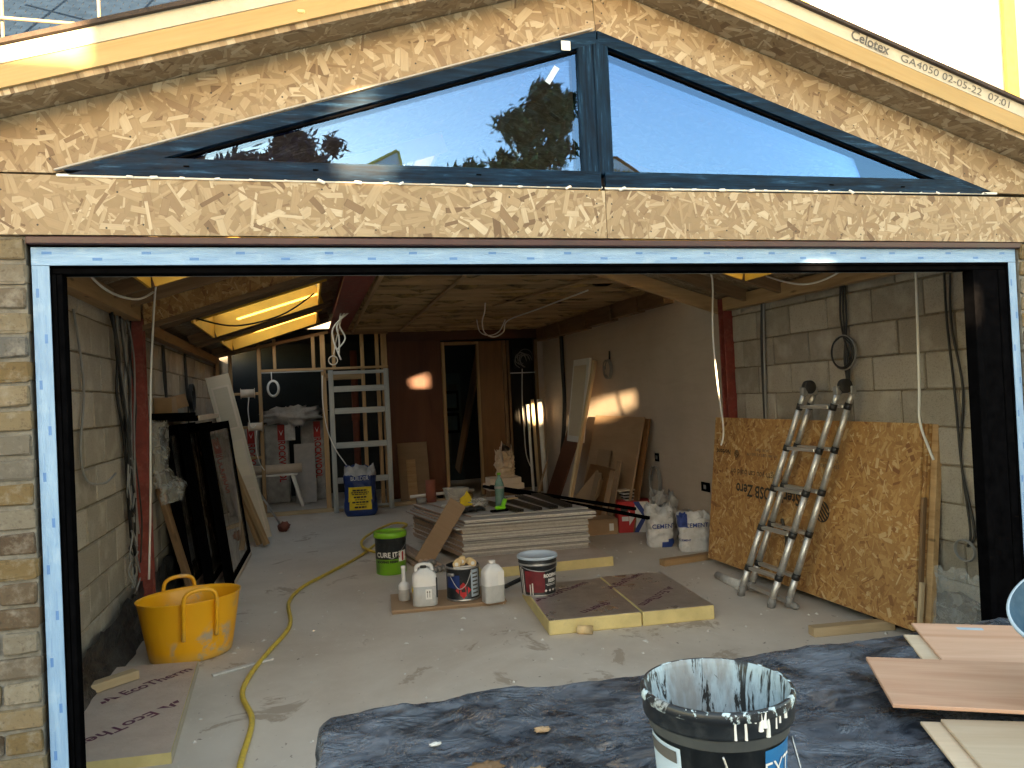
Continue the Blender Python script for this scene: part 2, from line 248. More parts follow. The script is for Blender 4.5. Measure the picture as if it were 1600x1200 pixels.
def trans(name, col, alpha, rough=0.25):
    t = NT(name, rough, 0, 0.5); v = t.co(); n = t.noise(v, 12, 6, 0.7, 1.0); t.col(col); t.put(t.b.inputs['Alpha'], t.ramp(n, [(0.3, max(0, alpha - .15)), (0.7, min(1, alpha + .15))])); t.bump(n, 0.6, 0.01); M[name] = t.m
trans('polythene', (0.62, 0.62, 0.60), 0.35, 0.2); trans('clear_tub', (0.62, 0.62, 0.60), 0.55, 0.3); trans('jerry', (0.74, 0.75, 0.76), 1.1, 0.35); trans('liquid', (0.52, 0.53, 0.53), 0.97, 0.35); trans('bottle_green', (0.16, 0.30, 0.26), 0.75, 0.12)

# ------------------------------------------------------------------ geometry helpers (metres; X along the facade, Y into the building)
def world_of(o):
    m = o.matrix_basis.copy()
    return world_of(o.parent) @ o.matrix_parent_inverse @ m if o.parent else m
def link(o, parent=None, local=False):
    COL.objects.link(o)
    if parent:
        o.parent = parent
        if not local: o.matrix_parent_inverse = world_of(parent).inverted()
    return o
def tag(o, label=None, cat=None, group=None, kind=None):
    if label: o['label'] = label
    if cat: o['category'] = cat
    if group: o['group'] = group
    if kind: o['kind'] = kind
    return o
def thing(name, label, cat, loc=(0, 0, 0), rz=0, group=None):
    o = bpy.data.objects.new(name, None); o.empty_display_size = 0.1; o.matrix_basis = Matrix.Translation(loc) @ Matrix.Rotation(R(rz), 4, 'Z'); COL.objects.link(o)
    return tag(o, label, cat, group)
def mesh(name, vs, fs, mat, parent=None, mw=None, local=False, smooth=False, mi=None):
    me = bpy.data.meshes.new(name); me.from_pydata([tuple(v) for v in vs], [], fs)
    for m in (mat if isinstance(mat, (list, tuple)) else [mat]): me.materials.append(M[m])
    if mi: me.polygons.foreach_set('material_index', mi)
    if smooth: me.polygons.foreach_set('use_smooth', [True] * len(me.polygons))
    me.update(); o = bpy.data.objects.new(name, me)
    if mw is not None: o.matrix_basis = mw
    return link(o, parent, local)
def inst(name, me, mw, parent=None, local=False):
    o = bpy.data.objects.new(name, me); o.matrix_basis = mw; return link(o, parent, local)
BOXES = {}
def boxme(a, b, c, mat, bev=0.002, jit=0.0, key=0):
    k = (round(a, 4), round(b, 4), round(c, 4), mat, bev, jit, key)
    if k in BOXES: return BOXES[k]
    bm = bmesh.new(); bmesh.ops.create_cube(bm, size=1.0)
    for v in bm.verts: v.co = Vector((v.co.x * a, v.co.y * b, v.co.z * c))
    if bev: bmesh.ops.bevel(bm, geom=list(bm.edges), offset=min(bev, min(a, b, c) * 0.3), segments=1, affect='EDGES')
    if jit:
        for v in bm.verts: v.co += Vector([random.uniform(-jit, jit) for _ in range(3)])
    me = bpy.data.meshes.new('box'); bm.to_mesh(me); bm.free(); me.materials.append(M[mat]); BOXES[k] = me
    return me
def frame(o, x, y=None, z=None):
    x = Vector(x).normalized()
    if y is not None: z = x.cross(Vector(y)).normalized(); y = z.cross(x)
    else:
        z = Vector(z); z = (z - x * z.dot(x)).normalized(); y = z.cross(x)
    return Matrix(((x.x, y.x, z.x, o[0]), (x.y, y.y, z.y, o[1]), (x.z, y.z, z.z, o[2]), (0, 0, 0, 1)))
def bar(name, p0, p1, w, h, mat, parent=None, up=(0, 0, 1), bev=0.003, local=False):
    p0, p1 = Vector(p0), Vector(p1)
    if abs((p1 - p0).normalized().dot(Vector(up))) > 0.99: up = (0, 1, 0)
    return inst(name, boxme((p1 - p0).length, w, h, mat, bev), frame((p0 + p1) / 2, p1 - p0, z=up), parent, local)
def blk(name, a, b, mat, parent=None, bev=0.003, local=False):
    a, b = Vector(a), Vector(b); c = (a + b) / 2; d = b - a; i = max(range(3), key=lambda k: abs(d[k])); e = Vector((0, 0, 0)); e[i] = d[i] / 2
    d = [abs(k) for k in d]
    if i == 0: return bar(name, c - e, c + e, d[1], d[2], mat, parent, (0, 0, 1), bev, local)
    if i == 1: return bar(name, c - e, c + e, d[0], d[2], mat, parent, (0, 0, 1), bev, local)
    return bar(name, c - e, c + e, d[0], d[1], mat, parent, (0, 1, 0), bev, local)
def slab(name, o, ux, uy, wd, ht, t, mat, parent=None, bev=0.002, local=False):
    """board whose face is its local XY plane: corner o, sides ux*wd and uy*ht, thickness t along ux x uy"""
    m = frame(o, ux, uy); c = m @ Vector((wd / 2, ht / 2, t / 2)); m.translation = c
    return inst(name, boxme(wd, ht, t, mat, bev), m, parent, local)
def poly(name, pts, o, ux, uy, t, mat, parent=None, local=False):
    """flat outline extruded by t"""
    n = len(pts); vs = [(x, y, 0) for x, y in pts] + [(x, y, t) for x, y in pts]
    fs = [list(range(n))[::-1], [n + i for i in range(n)]] + [[i, (i + 1) % n, n + (i + 1) % n, n + i] for i in range(n)]
    return mesh(name, vs, fs, mat, parent, frame(o, ux, uy), local)
def spline(pts, n=6, closed=False):
    P = [Vector(p) for p in pts]
    if len(P) < 3: return P
    out = []; L = len(P)
    for i in range(L if closed else L - 1):
        a, b, c, d = (P[(i - 1) % L], P[i], P[(i + 1) % L], P[(i + 2) % L]) if closed else (P[max(i - 1, 0)], P[i], P[i + 1], P[min(i + 2, L - 1)])
        for k in range(n):
            s = k / n; out.append(0.5 * ((2 * b) + (c - a) * s + (2 * a - 5 * b + 4 * c - d) * s * s + (3 * b - a - 3 * c + d) * s ** 3))
    if not closed: out.append(P[-1])
    return out
def tube(name, pts, r, mat, parent=None, seg=6, n=7, closed=False, local=False, smooth=True, rfn=None):
    P = spline(pts, seg, closed) if seg > 1 else [Vector(p) for p in pts]
    L = len(P); o = P[0].copy(); vs = []; fs = []; up = None
    for i, p in enumerate(P):
        d = (P[(i + 1) % L] - P[(i - 1) % L]) if closed else (P[min(i + 1, L - 1)] - P[max(i - 1, 0)])
        d.normalize()
        if up is None: up = d.orthogonal().normalized()
        up = (up - d * up.dot(d)).normalized(); sd = d.cross(up); rr = rfn(i / (L - 1)) if rfn else r
        for k in range(n):
            a = 2 * math.pi * k / n; vs.append(p - o + (up * math.cos(a) + sd * math.sin(a)) * rr)
    for i in range(L if closed else L - 1):
        for k in range(n):
            j = (i + 1) % L; fs.append([i * n + k, i * n + (k + 1) % n, j * n + (k + 1) % n, j * n + k])
    if not closed: fs += [list(range(n))[::-1], [(L - 1) * n + k for k in range(n)]]
    return mesh(name, vs, fs, mat, parent, Matrix.Translation(o), local, smooth)
def lathe(name, prof, mat, parent=None, mw=None, n=40, sx=1, sy=1, local=True, mi=None, smooth=True, closed=False, wob=0.0):
    """profile of (radius, height) turned about local Z; mi = material index for each profile step"""
    vs = []; fs = []; idx = []; L = len(prof)
    for r, z in prof:
        for k in range(n):
            a = 2 * math.pi * k / n; w_ = 1 + wob * math.sin(3 * a + z * 9); vs.append((r * sx * w_ * math.cos(a), r * sy * w_ * math.sin(a), z))
    for i in range(L - 1):
        for k in range(n): fs.append([i * n + k, i * n + (k + 1) % n, (i + 1) * n + (k + 1) % n, (i + 1) * n + k]); idx.append(mi[i] if mi else 0)
    if prof[0][0] > 1e-4: fs.append(list(range(n))[::-1]); idx.append(mi[0] if mi else 0)
    if prof[-1][0] > 1e-4 and not closed: fs.append([(L - 1) * n + k for k in range(n)]); idx.append(mi[-1] if mi else 0)
    return mesh(name, vs, fs, mat, parent, mw, local, smooth, idx)
def patch(name, rfn, z0, z1, a0, a1, mat, parent, off=0.0015, n=14, sy=1):
    """label wrapped round a lathe body (angles in degrees, -90 faces the camera side)"""
    vs = []; fs = []
    for j in range(5):
        z = z0 + (z1 - z0) * j / 4
        for i in range(n + 1):
            a = R(a0 + (a1 - a0) * i / n); r = rfn(z) + off; vs.append((r * math.cos(a), r * sy * math.sin(a), z))
    for j in range(4):
        for i in range(n): k = j * (n + 1) + i; fs.append([k, k + 1, k + n + 2, k + n + 1])
    return mesh(name, vs, fs, mat, parent, None, True, True)
def text(body, size, mat, parent, mw=None, fn=None, name='lettering', local=False, sx=1.0, bold=0.0, align='CENTER', shear=0.0):
    cu = bpy.data.curves.new('t', 'FONT'); cu.body = body; cu.size = size; cu.align_x = align; cu.align_y = 'CENTER'; cu.resolution_u = 3; cu.offset = bold; cu.shear = shear
    to = bpy.data.objects.new('t', cu); COL.objects.link(to); me = bpy.data.meshes.new_from_object(to); bpy.data.objects.remove(to); bpy.data.curves.remove(cu)
    for v in me.vertices: v.co.x *= sx
    if fn:
        for v in me.vertices: v.co = fn(v.co.x, v.co.y)
    me.name = name; me.materials.clear(); me.materials.append(M[mat]); o = bpy.data.objects.new(name, me)
    if mw is not None: o.matrix_basis = mw
    return link(o, parent, local)
def cyl_fn(rfn, ang, z0, off=0.003):
    def f(x, y):
        r = rfn(z0 + y); a = R(ang) + x / r; return Vector(((r + off) * math.cos(a), (r + off) * math.sin(a), z0 + y))
    return f
def sheet(name, o, ux, uy, wd, ht, nx, ny, fn, mat, parent=None, smooth=True, thick=0.0):
    """cloth-like grid; fn(u,v) gives the offset along the normal"""
    m = frame(o, ux, uy); vs = []; fs = []
    for j in range(ny + 1):
        for i in range(nx + 1):
            u, v = i / nx, j / ny; q = fn(u, v); q = q if isinstance(q, tuple) else (0, 0, q); vs.append((u * wd + q[0], v * ht + q[1], q[2]))
    for j in range(ny):
        for i in range(nx): k = j * (nx + 1) + i; fs.append([k, k + 1, k + nx + 2, k + nx + 1])
    ob = mesh(name, vs, fs, mat, parent, m, False, smooth)
    if thick: md = ob.modifiers.new('solid', 'SOLIDIFY'); md.thickness = thick
    return ob
def fbm(x, y=0.0, z=0.0, o=4): return mnoise.fractal(Vector((x, y, z)), 0.8, 2.0, o)

# ------------------------------------------------------------------ ground and floor
def flat(name, x0, x1, y0, y1, z, mat): return tag(mesh(name, [(x0, y0, z), (x1, y0, z), (x1, y1, z), (x0, y1, z)], [[0, 1, 2, 3]], mat), kind='structure')
flat('ground', -120, 120, -160, 160, -0.16, 'paving')
fl = blk('floor', (-1.42, 2.66, -0.14), (3.95, 15.2, 0.0), 'screed', bev=0); tag(fl, kind='structure')
vs, fs = [], []; rc_ = random.Random(40)
for k in range(420):     # dried plaster crumbs and splinters on the floor
    x, y, s = rc_.uniform(-1.1, 3.5), 3.2 + 8.2 * rc_.random() ** 1.4, rc_.uniform(.003, .011); a = rc_.uniform(0, 6.3); e = rc_.uniform(.4, 2.6); b = len(vs)
    for dx, dy, dz in ((-1, -1, 0), (1, -.8, 0), (.8, 1, 0), (-.9, .7, 0), (0, 0, .9)): vs.append((x + s * (dx * e * math.cos(a) - dy * math.sin(a)), y + s * (dx * e * math.sin(a) + dy * math.cos(a)), .0005 + dz * s))
    fs += [[b, b + 1, b + 4], [b + 1, b + 2, b + 4], [b + 2, b + 3, b + 4], [b + 3, b, b + 4]]
tag(mesh('floor_debris', vs, fs, 'gyp_edge'), 'crumbs of plaster and splinters scattered over the floor', 'debris', kind='stuff')

# ------------------------------------------------------------------ brick piers either side of the opening
def brick_pier(x0, x1, label, seed):
    rnd = random.Random(seed); p = thing('brick_wall', label, 'wall', ((x0 + x1) / 2, 2.8, 0))
    blk('mortar_bed', (x0, 2.709, -0.16), (x1, 2.90, 2.165), 'mortar', p, 0)
    vars_ = {}
    def piece(a, b, z, h):
        L = round(b - a, 2); key = (L, rnd.randrange(4))
        if key not in vars_: vars_[key] = boxme(L, 0.10, h, 'brick', 0.006, 0.003, ('b', seed) + key)
        inst('brick', vars_[key], Matrix.Translation(((a + b) / 2, 2.746 + rnd.uniform(-0.003, 0.004), z)) @ Matrix.Rotation(R(rnd.uniform(-.5, .5)), 4, 'Y'), p)
    c = 0; z = 2.125
    while z > -0.2:
        end = x1 if seed == 1 else x0; s = -1 if seed == 1 else 1
        L = 0.215 if c % 2 else 0.1025; x = end
        while abs(x - end) < abs(x1 - x0) - 0.02:
            L2 = min(L, abs(x1 - x0) - abs(x - end)); a, b = sorted((x, x + s * L2)); piece(a, b, z, 0.063); x += s * (L2 + 0.011); L = 0.215
        z -= 0.0765; c += 1
brick_pier(-1.62, -0.835, 'yellow-grey stock brick wall at the left of the wide opening', 1)
brick_pier(3.077, 3.95, 'sliver of pale stock brick wall at the right of the wide opening', 2)

# ------------------------------------------------------------------ OSB gable wall
AP, SL = 3.15, 0.31          # height of the roof underside at the ridge and its slope
XR = 1.1
def U(x, ap=AP): return ap - SL * abs(x - XR)
g = thing('gable_wall', 'strand board gable wall above the wide opening, screwed on in sheets', 'wall', (1.1, 2.73, 2.17))
UX, UZ = (1, 0, 0), (0, 0, 1)
def osbpoly(pts, y=2.70, t=0.018, name='board'): return poly(name, [(x, z) for x, z in pts], (0, y + t, 0), UX, UZ, t, 'osb', g)
WT = 2.362; WTR = 2.385           # window base height, left and right tips
TL, TR_, TA = (-0.735, 2.367), (2.95, 2.384), (1.112, 2.962)
osbpoly([(-1.42, 2.364), TL, TA, (1.100, U(1.1) - 0.003), (-1.42, U(-1.42) - 0.003)])
osbpoly([(1.1035, U(1.1035) - 0.003), (1.1135, 2.962), TR_, (3.55, 2.379), (3.55, U(3.55) - 0.003)])
osbpoly([(-1.70, 2.168), (-1.70, 2.361), (1.115, 2.350), (1.115, 2.170)], 2.692, 0.022)
osbpoly([(1.118, 2.170), (1.118, 2.352), (4.0, 2.372), (4.0, 2.165)], 2.692, 0.022)
vs, fs = [], []
def dot(x, z, y):
    k = len(vs); r = 0.0035; n = 6
    for i in range(n): a = 6.283 * i / n; vs.append((x + r * math.cos(a), y, z + r * math.sin(a)))
    fs.append([k + i for i in range(n)])
rr = random.Random(3)
for i in range(24): x = -0.95 + i * 0.17 + rr.uniform(-.05, .05); dot(x, 2.19 + rr.uniform(0, .015), 2.6905)
for i in range(12): x = -0.9 + i * 0.32 + rr.uniform(-.05, .05); dot(x, 2.335 - rr.uniform(0, .03), 2.6905)
for i in range(22):
    x = -0.9 + i * 0.185 + rr.uniform(-.05, .05); top = U(x); b = 2.957 - SL * 1.03 * abs(x - 1.11) + 0.03
    for z in (b + 0.02, top - 0.07): dot(x + rr.uniform(-.03, .03), z, 2.6985)
for z in (2.99, 3.03, 3.08, 2.2, 2.25, 2.3): dot(1.08, z, 2.6905 if z < 2.5 else 2.6985); dot(1.14, z, 2.6905 if z < 2.5 else 2.6985)
tag(mesh('screw_heads', vs, fs, 'screw', g), kind='stuff')

# ------------------------------------------------------------------ gable window
wdw = thing('gable_window', 'triangular dark blue aluminium window glazed in two panes under the ridge', 'window', (1.1, 2.72, 2.36))
def fbar(name, p0, p1, w, d=0.06, y=2.684, mat='anthracite', par=None): return bar(name, (p0[0], y + d / 2, p0[1]), (p1[0], y + d / 2, p1[1]), d, w, mat, par or wdw, bev=0.004)
Lx, Rx = -0.60, 2.84
poly('bottom_rail', [(-0.70, 2.358), (1.10, 2.358), (1.10, 2.420), (-0.515, 2.420)], (0, 2.744, 0), UX, UZ, 0.06, 'anthracite', wdw); poly('bottom_rail', [(1.118, 2.361), (2.90, 2.376), (2.72, 2.432), (1.118, 2.421)], (0, 2.744, 0), UX, UZ, 0.06, 'anthracite', wdw)
a_ = Vector((1.112 + 0.72, 0.575)); 
def rake(p0, p1, w, off, y, d, name='raking_rail', mat='anthracite'):
    p0, p1 = Vector(p0), Vector(p1); n_ = Vector((-(p1 - p0).y, (p1 - p0).x)).normalized(); n_ = n_ if n_.y < 0 else -n_; q0, q1 = p0 + n_ * off, p1 + n_ * off
    return fbar(name, q0, q1, w, d, y, mat)
poly('raking_rail', [(-0.715, 2.374), (1.109, 2.957), (1.109, 2.910), (-0.568, 2.374)], (0, 2.744, 0), UX, UZ, 0.056, 'anthracite', wdw); poly('raking_rail', [(2.925, 2.388), (1.115, 2.957), (1.115, 2.910), (2.775, 2.388)], (0, 2.744, 0), UX, UZ, 0.056, 'anthracite', wdw)
rake((-0.44, 2.46), (1.03, 2.931), 0.008, 0.054, 2.694, 0.04, 'glazing_bead', 'frame_black'); rake((1.16, 2.943), (2.70, 2.464), 0.008, 0.056, 2.694, 0.04, 'glazing_bead', 'frame_black')
fbar('mullion', (1.066, 2.41), (1.066, 2.925), 0.053, 0.07, 2.680); fbar('mullion', (1.121, 2.41), (1.121, 2.925), 0.053, 0.07, 2.680)
fbar('glazing_bead', (1.034, 2.421), (1.034, 2.875), 0.012, 0.04, 2.694, 'frame_black'); 
poly('pane', [(-0.63, 2.40), (1.05, 2.40), (1.05, 2.925)], (0, 2.728, 0), UX, UZ, 0.024, 'glass_window', wdw)
poly('pane', [(1.13, 2.40), (2.80, 2.41), (1.13, 2.925)], (0, 2.7285, 0), UX, UZ, 0.024, 'glass_window', wdw)
slab('white_tag', (0.965, 2.682, 2.868), UX, UZ, 0.036, 0.036, 0.004, 'white_plastic', wdw)
slab('tape_scrap', (0.92, 2.7025, 2.745), (0.55, 0, 0.83), (-0.83, 0, 0.55), 0.075, 0.022, 0.0012, 'label_pale', wdw)
slab('sealant_strip', (-0.735, 2.698, 2.352), (1, 0, 0.002), UZ, 1.84, 0.009, 0.012, 'foam_white', wdw); slab('sealant_strip', (1.118, 2.698, 2.354), (1, 0, 0.011), UZ, 1.84, 0.009, 0.012, 'foam_white', wdw)
for i in range(34):
    x = -0.55 + i * 0.103 + random.uniform(-.03, .03); z = 2.356 + max(0, x - 1.1) * 0.011; s = random.uniform(.005, .011)
    inst('foam_blob', boxme(s * 2.6, s, s, 'foam_white', 0.003, 0.001, i % 5), Matrix.Translation((x, 2.685, z)) @ Matrix.Rotation(random.uniform(-.5, .5), 4, 'Y'), wdw)
slab('edge_trim', (-0.74, 2.695, 2.370), (0.952, 0, 0.306), (-0.306, 0, 0.952), 1.93, 0.006, 0.010, 'gyp_edge', wdw)
for x in (-0.36, 0.05, 0.62, 2.1, 2.45): blk('drain_slot', (x, 2.6815, 2.392), (x + 0.018, 2.6845, 2.397), 'frame_black', wdw, 0)

# ------------------------------------------------------------------ door frame, blue film, lintel
df = thing('door_frame', 'wide black door frame edged with printed light blue protective film', 'door frame', (1.1, 2.76, 0))
blk('lintel', (-0.83, 2.690, 2.140), (3.075, 2.80, 2.164), 'lintel', df)
def film(p0, p1, w, name='protective_film', up=(0, -1, 0)): return bar(name, p0, p1, w, 0.004, 'blue_film', df, up, 0.001)
film((-0.822, 2.7145, 2.104), (3.066, 2.7145, 2.110), 0.058); film((-0.797, 2.7165, -0.1), (-0.797, 2.7165, 2.075), 0.050); film((3.048, 2.7165, -0.1), (3.048, 2.7165, 2.080), 0.040)
blk('film_backing', (-0.825, 2.718, 2.072), (3.07, 2.78, 2.139), 'frame_black', df, 0)
blk('jamb', (-0.824, 2.7205, -0.1), (-0.772, 2.795, 2.071), 'frame_black', df); blk('jamb', (3.026, 2.7205, -0.1), (3.069, 2.795, 2.071), 'frame_black', df)
blk('head', (-0.771, 2.730, 2.0505), (3.025, 2.79, 2.071), 'frame_black', df)
for i, (a, b, y) in enumerate(((-0.771, -0.7585, 2.728), (-0.758, -0.742, 2.734))): blk('jamb_section', (a, y, -0.1), (b, 2.79, 2.050), 'frame_black', df, 0.002)
for i, (a, b, y) in enumerate(((2.985, 3.025, 2.728), (2.881, 2.9845, 2.733), (2.848, 2.8805, 2.729))): blk('jamb_section', (a, y, -0.1), (b, 2.79, 2.050), 'frame_black', df, 0.002)
blk('head_channel_edge', (-0.74, 2.7905, 2.0505), (2.845, 2.795, 2.0545), 'galv', df, 0)
blk('threshold', (-0.82, 2.72, -0.12), (3.06, 2.88, 0.012), 'frame_black', df)

# ------------------------------------------------------------------ roof
LEN = 13.0; Y0 = 2.545
rf = thing('extension_roof', 'low gable roof with foam insulation edges, strand board soffit and felt on top', 'roof', (1.1, 2.6, 3.15))
cs, sn = math.cos(math.atan(SL)), math.sin(math.atan(SL))
# holes as (x0, x1, y0, y1)
HOLES = {-1: [(-0.97, 0.75, 4.1, 5.42), (-1.0, 0.18, 7.5, 9.2), (-1.0, 0.18, 9.9, 11.35)], 1: [(1.75, 3.25, 4.1, 5.16)]}
def roof_layer(name, side, z0, t, y0, mat, xe):
    """one layer of one slope, split into rectangles that leave the rooflight openings free; local X runs up the slope"""
    ys = sorted({y0, LEN if side < 0 else 6.37} | {y for h in HOLES[side] for y in h[2:]}); vs = []; fs = []
    def rect(x0, x1, ya, yb):
        a, b = sorted((abs(x0 - XR) / cs, abs(x1 - XR) / cs)); k = len(vs)
        for z in (0, t):
            for (s, y) in ((a, ya), (b, ya), (b, yb), (a, yb)): vs.append((s, y, z))
        fs.extend([[k, k + 3, k + 2, k + 1], [k + 4, k + 5, k + 6, k + 7], [k, k + 1, k + 5, k + 4], [k + 1, k + 2, k + 6, k + 5], [k + 2, k + 3, k + 7, k + 6], [k + 3, k, k + 4, k + 7]])
    for ya, yb in zip(ys, ys[1:]):
        hs = [h for h in HOLES[side] if h[2] <= ya + 1e-6 and h[3] >= yb - 1e-6]
        if hs:
            h = hs[0]; far, near = (h[0], h[1]) if side < 0 else (h[1], h[0]); rect(XR, near, ya, yb); rect(far, xe, ya, yb)
        else: rect(XR, xe, ya, yb)
    x = Vector((side * cs, 0, -sn)); y = Vector((0, 1, 0)); z = Vector((side * sn, 0, cs)); o = Vector((XR, 0, AP)) + z * z0
    mw = Matrix(((x.x, y.x, z.x, o.x), (x.y, y.y, z.y, o.y), (x.z, y.z, z.z, o.z), (0, 0, 0, 1)))
    return mesh(name, vs, fs, mat, rf, mw)
for s, xe in ((-1, -1.9), (1, 4.3)):
    roof_layer('soffit_board', s, 0.0, 0.018, Y0 + 0.012, 'osb', xe)
    roof_layer('lower_insulation', s, 0.0182, 0.066, Y0, 'fascia_foam_timber', xe)
    roof_layer('joint_line', s, 0.0844, 0.004, Y0 + 0.012, 'dark', xe)
    roof_layer('upper_insulation', s, 0.0886, 0.050, Y0 + 0.004, 'foam_face', xe)
    roof_layer('felt', s, 0.1388, 0.014, Y0 - 0.012, 'felt', xe)
# small damage on the left foam edge and printed batch marking on the right one
blk('foam_chip', (0.02, Y0 - 0.004, 2.862), (0.045, Y0 + 0.01, 2.874), 'foam', rf)
def rz(x, h): return U(x) + h / cs
d = Vector((cs, 0, -sn)); x0 = 2.215
text('Celotex', 0.056, 'print_grey', rf, frame((x0, Y0 + 0.002, rz(x0, 0.117)), d, (sn, 0, cs)), bold=0.0012)
x0 = 2.24; text('SAINT-GOBAIN', 0.014, 'print_grey', rf, frame((x0, Y0 + 0.002, rz(x0, 0.098)), d, (sn, 0, cs)))
x0 = 2.63; text('GA4050 02-05-22  07:01', 0.043, 'print_grey', rf, frame((x0, Y0 + 0.002, rz(x0, 0.112)), d, (sn, 0, cs)), sx=1.32)
# rafters, rooflight linings and panes
def on(side, x, y, ap): return Vector((x, y, ap - SL * abs(x - XR)))
for y in [3.1, 5.47, 5.95, 6.75, 7.46, 9.24, 9.55, 9.86, 11.40, 11.75]:
    bar('rafter', on(-1, -1.26, y, 3.10), on(-1, 0.34 if y > 6.2 else 1.08, y, 3.10), 0.045, 0.095, 'timber_old', rf, bev=0.002)
for y in [3.1, 5.21, 5.7]:
    bar('rafter', on(1, 1.12, y, 3.10), on(1, 3.62, y, 3.10), 0.045, 0.095, 'timber_old', rf, bev=0.002)
n_ = 0
for s in (-1, 1):
    for (a, b, y0, y1) in HOLES[s]:
        rl = thing('rooflight', ['front left rooflight opening above the pale block wall', 'first rooflight behind the sloping beam, pine lining glowing in the sun', 'second rooflight next to the stud wall, lined in glowing pine', 'front right rooflight opening above the grey block wall'][n_], 'rooflight', ((a + b) / 2, (y0 + y1) / 2, U((a + b) / 2))); n_ += 1
        zb, zt = -0.115, 0.20
        for (p, q) in (((a, y1 - 0.011), (b, y1 - 0.011)), ((a, y0 + 0.011), (b, y0 + 0.011))):
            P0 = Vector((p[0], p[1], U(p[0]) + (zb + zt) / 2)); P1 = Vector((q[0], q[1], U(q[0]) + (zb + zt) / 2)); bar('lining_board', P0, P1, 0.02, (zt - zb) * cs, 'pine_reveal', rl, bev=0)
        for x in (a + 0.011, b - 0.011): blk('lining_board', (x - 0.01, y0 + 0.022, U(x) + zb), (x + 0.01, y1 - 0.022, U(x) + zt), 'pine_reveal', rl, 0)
        xa, xb = (a, b); P = [Vector((xa, y0, U(xa) + 0.21)), Vector((xb, y0, U(xb) + 0.21))]
        slab('pane', P[0] if s < 0 else P[0], (P[1] - P[0]), (0, 1, 0), (P[1] - P[0]).length, y1 - y0, 0.012, 'glass_roof', rl)

# ------------------------------------------------------------------ side walls of concrete block
def block_wall(name_label, xf, side, ya, yb, z0, ztop, zfirst, seed, stops=()):
    rnd = random.Random(seed); p = thing('block_wall', name_label, 'wall', (xf, (ya + yb) / 2, 0)); th = 0.10
    blk('mortar_bed', (xf + side * 0.010, ya, -0.1), (xf + side * th, yb, ztop), 'mortar_tan', p, 0)
    pool = {}
    def one(a, b, z, zz):
        L = round(b - a, 2); H_ = round(zz - z, 3); key = (L, H_, rnd.randrange(5))
        if L < 0.05: return
        if key not in pool: pool[key] = boxme(0.09, L, H_, 'block', 0.006, 0.003, ('k',) + key)
        inst('block', pool[key], Matrix.Translation((xf + side * 0.045 + rnd.uniform(-.004, .003), (a + b) / 2, (z + zz) / 2)) @ Matrix.Rotation(R(rnd.uniform(-.35, .35)), 4, 'X'), p)
    c = 0; z = zfirst
    while z < ztop - 0.03:
        zz = min(z + 0.2155, ztop); y = ya - (0.225 if c % 2 else 0.0) - 0.12 - rnd.uniform(0, .03)
        while y < yb:
            a, b = max(y, ya), min(y + 0.44, yb)
            if b > a: one(a, b, max(z, -0.05), zz)
            y += 0.452
        z += 0.2275; c += 1
    return p
block_wall('pale concrete block wall on the left behind the hanging cables', -1.28, -1, 2.90, 12.0, 0, 2.31, -0.0775, 5)
block_wall('grey concrete block wall on the right behind the ladder', 3.66, 1, 2.90, 6.06, 0, 2.30, -0.0775, 6)
pw = blk('plaster_wall', (3.74, 6.18, 0.0), (3.84, 12.1, 2.66), 'plaster', None, 0); tag(pw, 'smooth pinkish plastered wall at the right rear', 'wall')
# outer shell so daylight enters only by the openings
for nm, a, b, lb in (('outer_wall', (-1.62, 2.91, -0.16), (-1.40, 15.2, 2.40), 'outer leaf of the left side wall'), ('outer_wall', (3.86, 2.91, -0.16), (4.05, 6.37, 2.36), 'outer leaf of the right side wall'), ('house_side_wall', (3.86, 6.39, -0.16), (4.05, 15.2, 2.755), 'side wall of the older house behind the extension'), ('house_upper_floor', (0.62, 6.39, 2.76), (4.05, 15.2, 2.94), 'upper floor of the older house over the flat ceiling'),
                     ('rear_wall', (-1.62, 15.0, -0.16), (4.05, 15.2, 3.2), 'far rear wall closing the dark rooms')):
    tag(blk(nm, a, b, 'mortar', None, 0), lb, 'wall')

# ------------------------------------------------------------------ steel and main timbers
def thing_mesh(o, label, cat, group=None): return tag(o, label, cat, group)
col = thing('steel_column', 'red oxide steel column standing against the left block wall', 'column', (-1.23, 6.32, 0))
blk('flange', (-1.274, 6.27, 0), (-1.175, 6.282, 2.30), 'red_oxide', col); blk('flange', (-1.274, 6.36, 0), (-1.175, 6.372, 2.30), 'red_oxide', col); blk('web', (-1.23, 6.283, 0), (-1.222, 6.359, 2.30), 'red_oxide', col)
col = thing('steel_column', 'dark red steel column between the block wall and the plastered wall', 'column', (3.66, 6.12, 0))
blk('flange', (3.585, 6.07, 0), (3.735, 6.082, 2.36), 'red_oxide', col); blk('web', (3.655, 6.083, 0), (3.665, 6.155, 2.36), 'red_oxide', col); blk('flange', (3.585, 6.156, 0), (3.735, 6.168, 2.36), 'red_oxide', col)
ib = thing('steel_beam', 'red oxide steel beam running back below the ceiling edge', 'beam', (0.46, 9, 2.64))
blk('lower_flange', (0.335, 6.3, 2.640), (0.595, 11.85, 2.656), 'red_oxide', ib); blk('web', (0.455, 6.3, 2.657), (0.471, 11.85, 2.93), 'red_oxide', ib); blk('upper_flange', (0.36, 6.3, 2.931), (0.57, 11.85, 2.945), 'red_oxide', ib)
lb_ = thing('sloping_beam', 'deep strand board webbed beam sloping up from the left wall', 'beam', (-0.5, 6.3, 2.4))
def slopeb(par, side, xa, xb, y, ztop, zbot, th, mat, name):
    A, B = (xa, xb); pts = [(A, ztop - SL * abs(A - XR)), (B, ztop - SL * abs(B - XR)), (B, zbot - SL * abs(B - XR)), (A, zbot - SL * abs(A - XR))]
    return poly(name, pts, (0, y + th, 0), UX, UZ, th, mat, par)
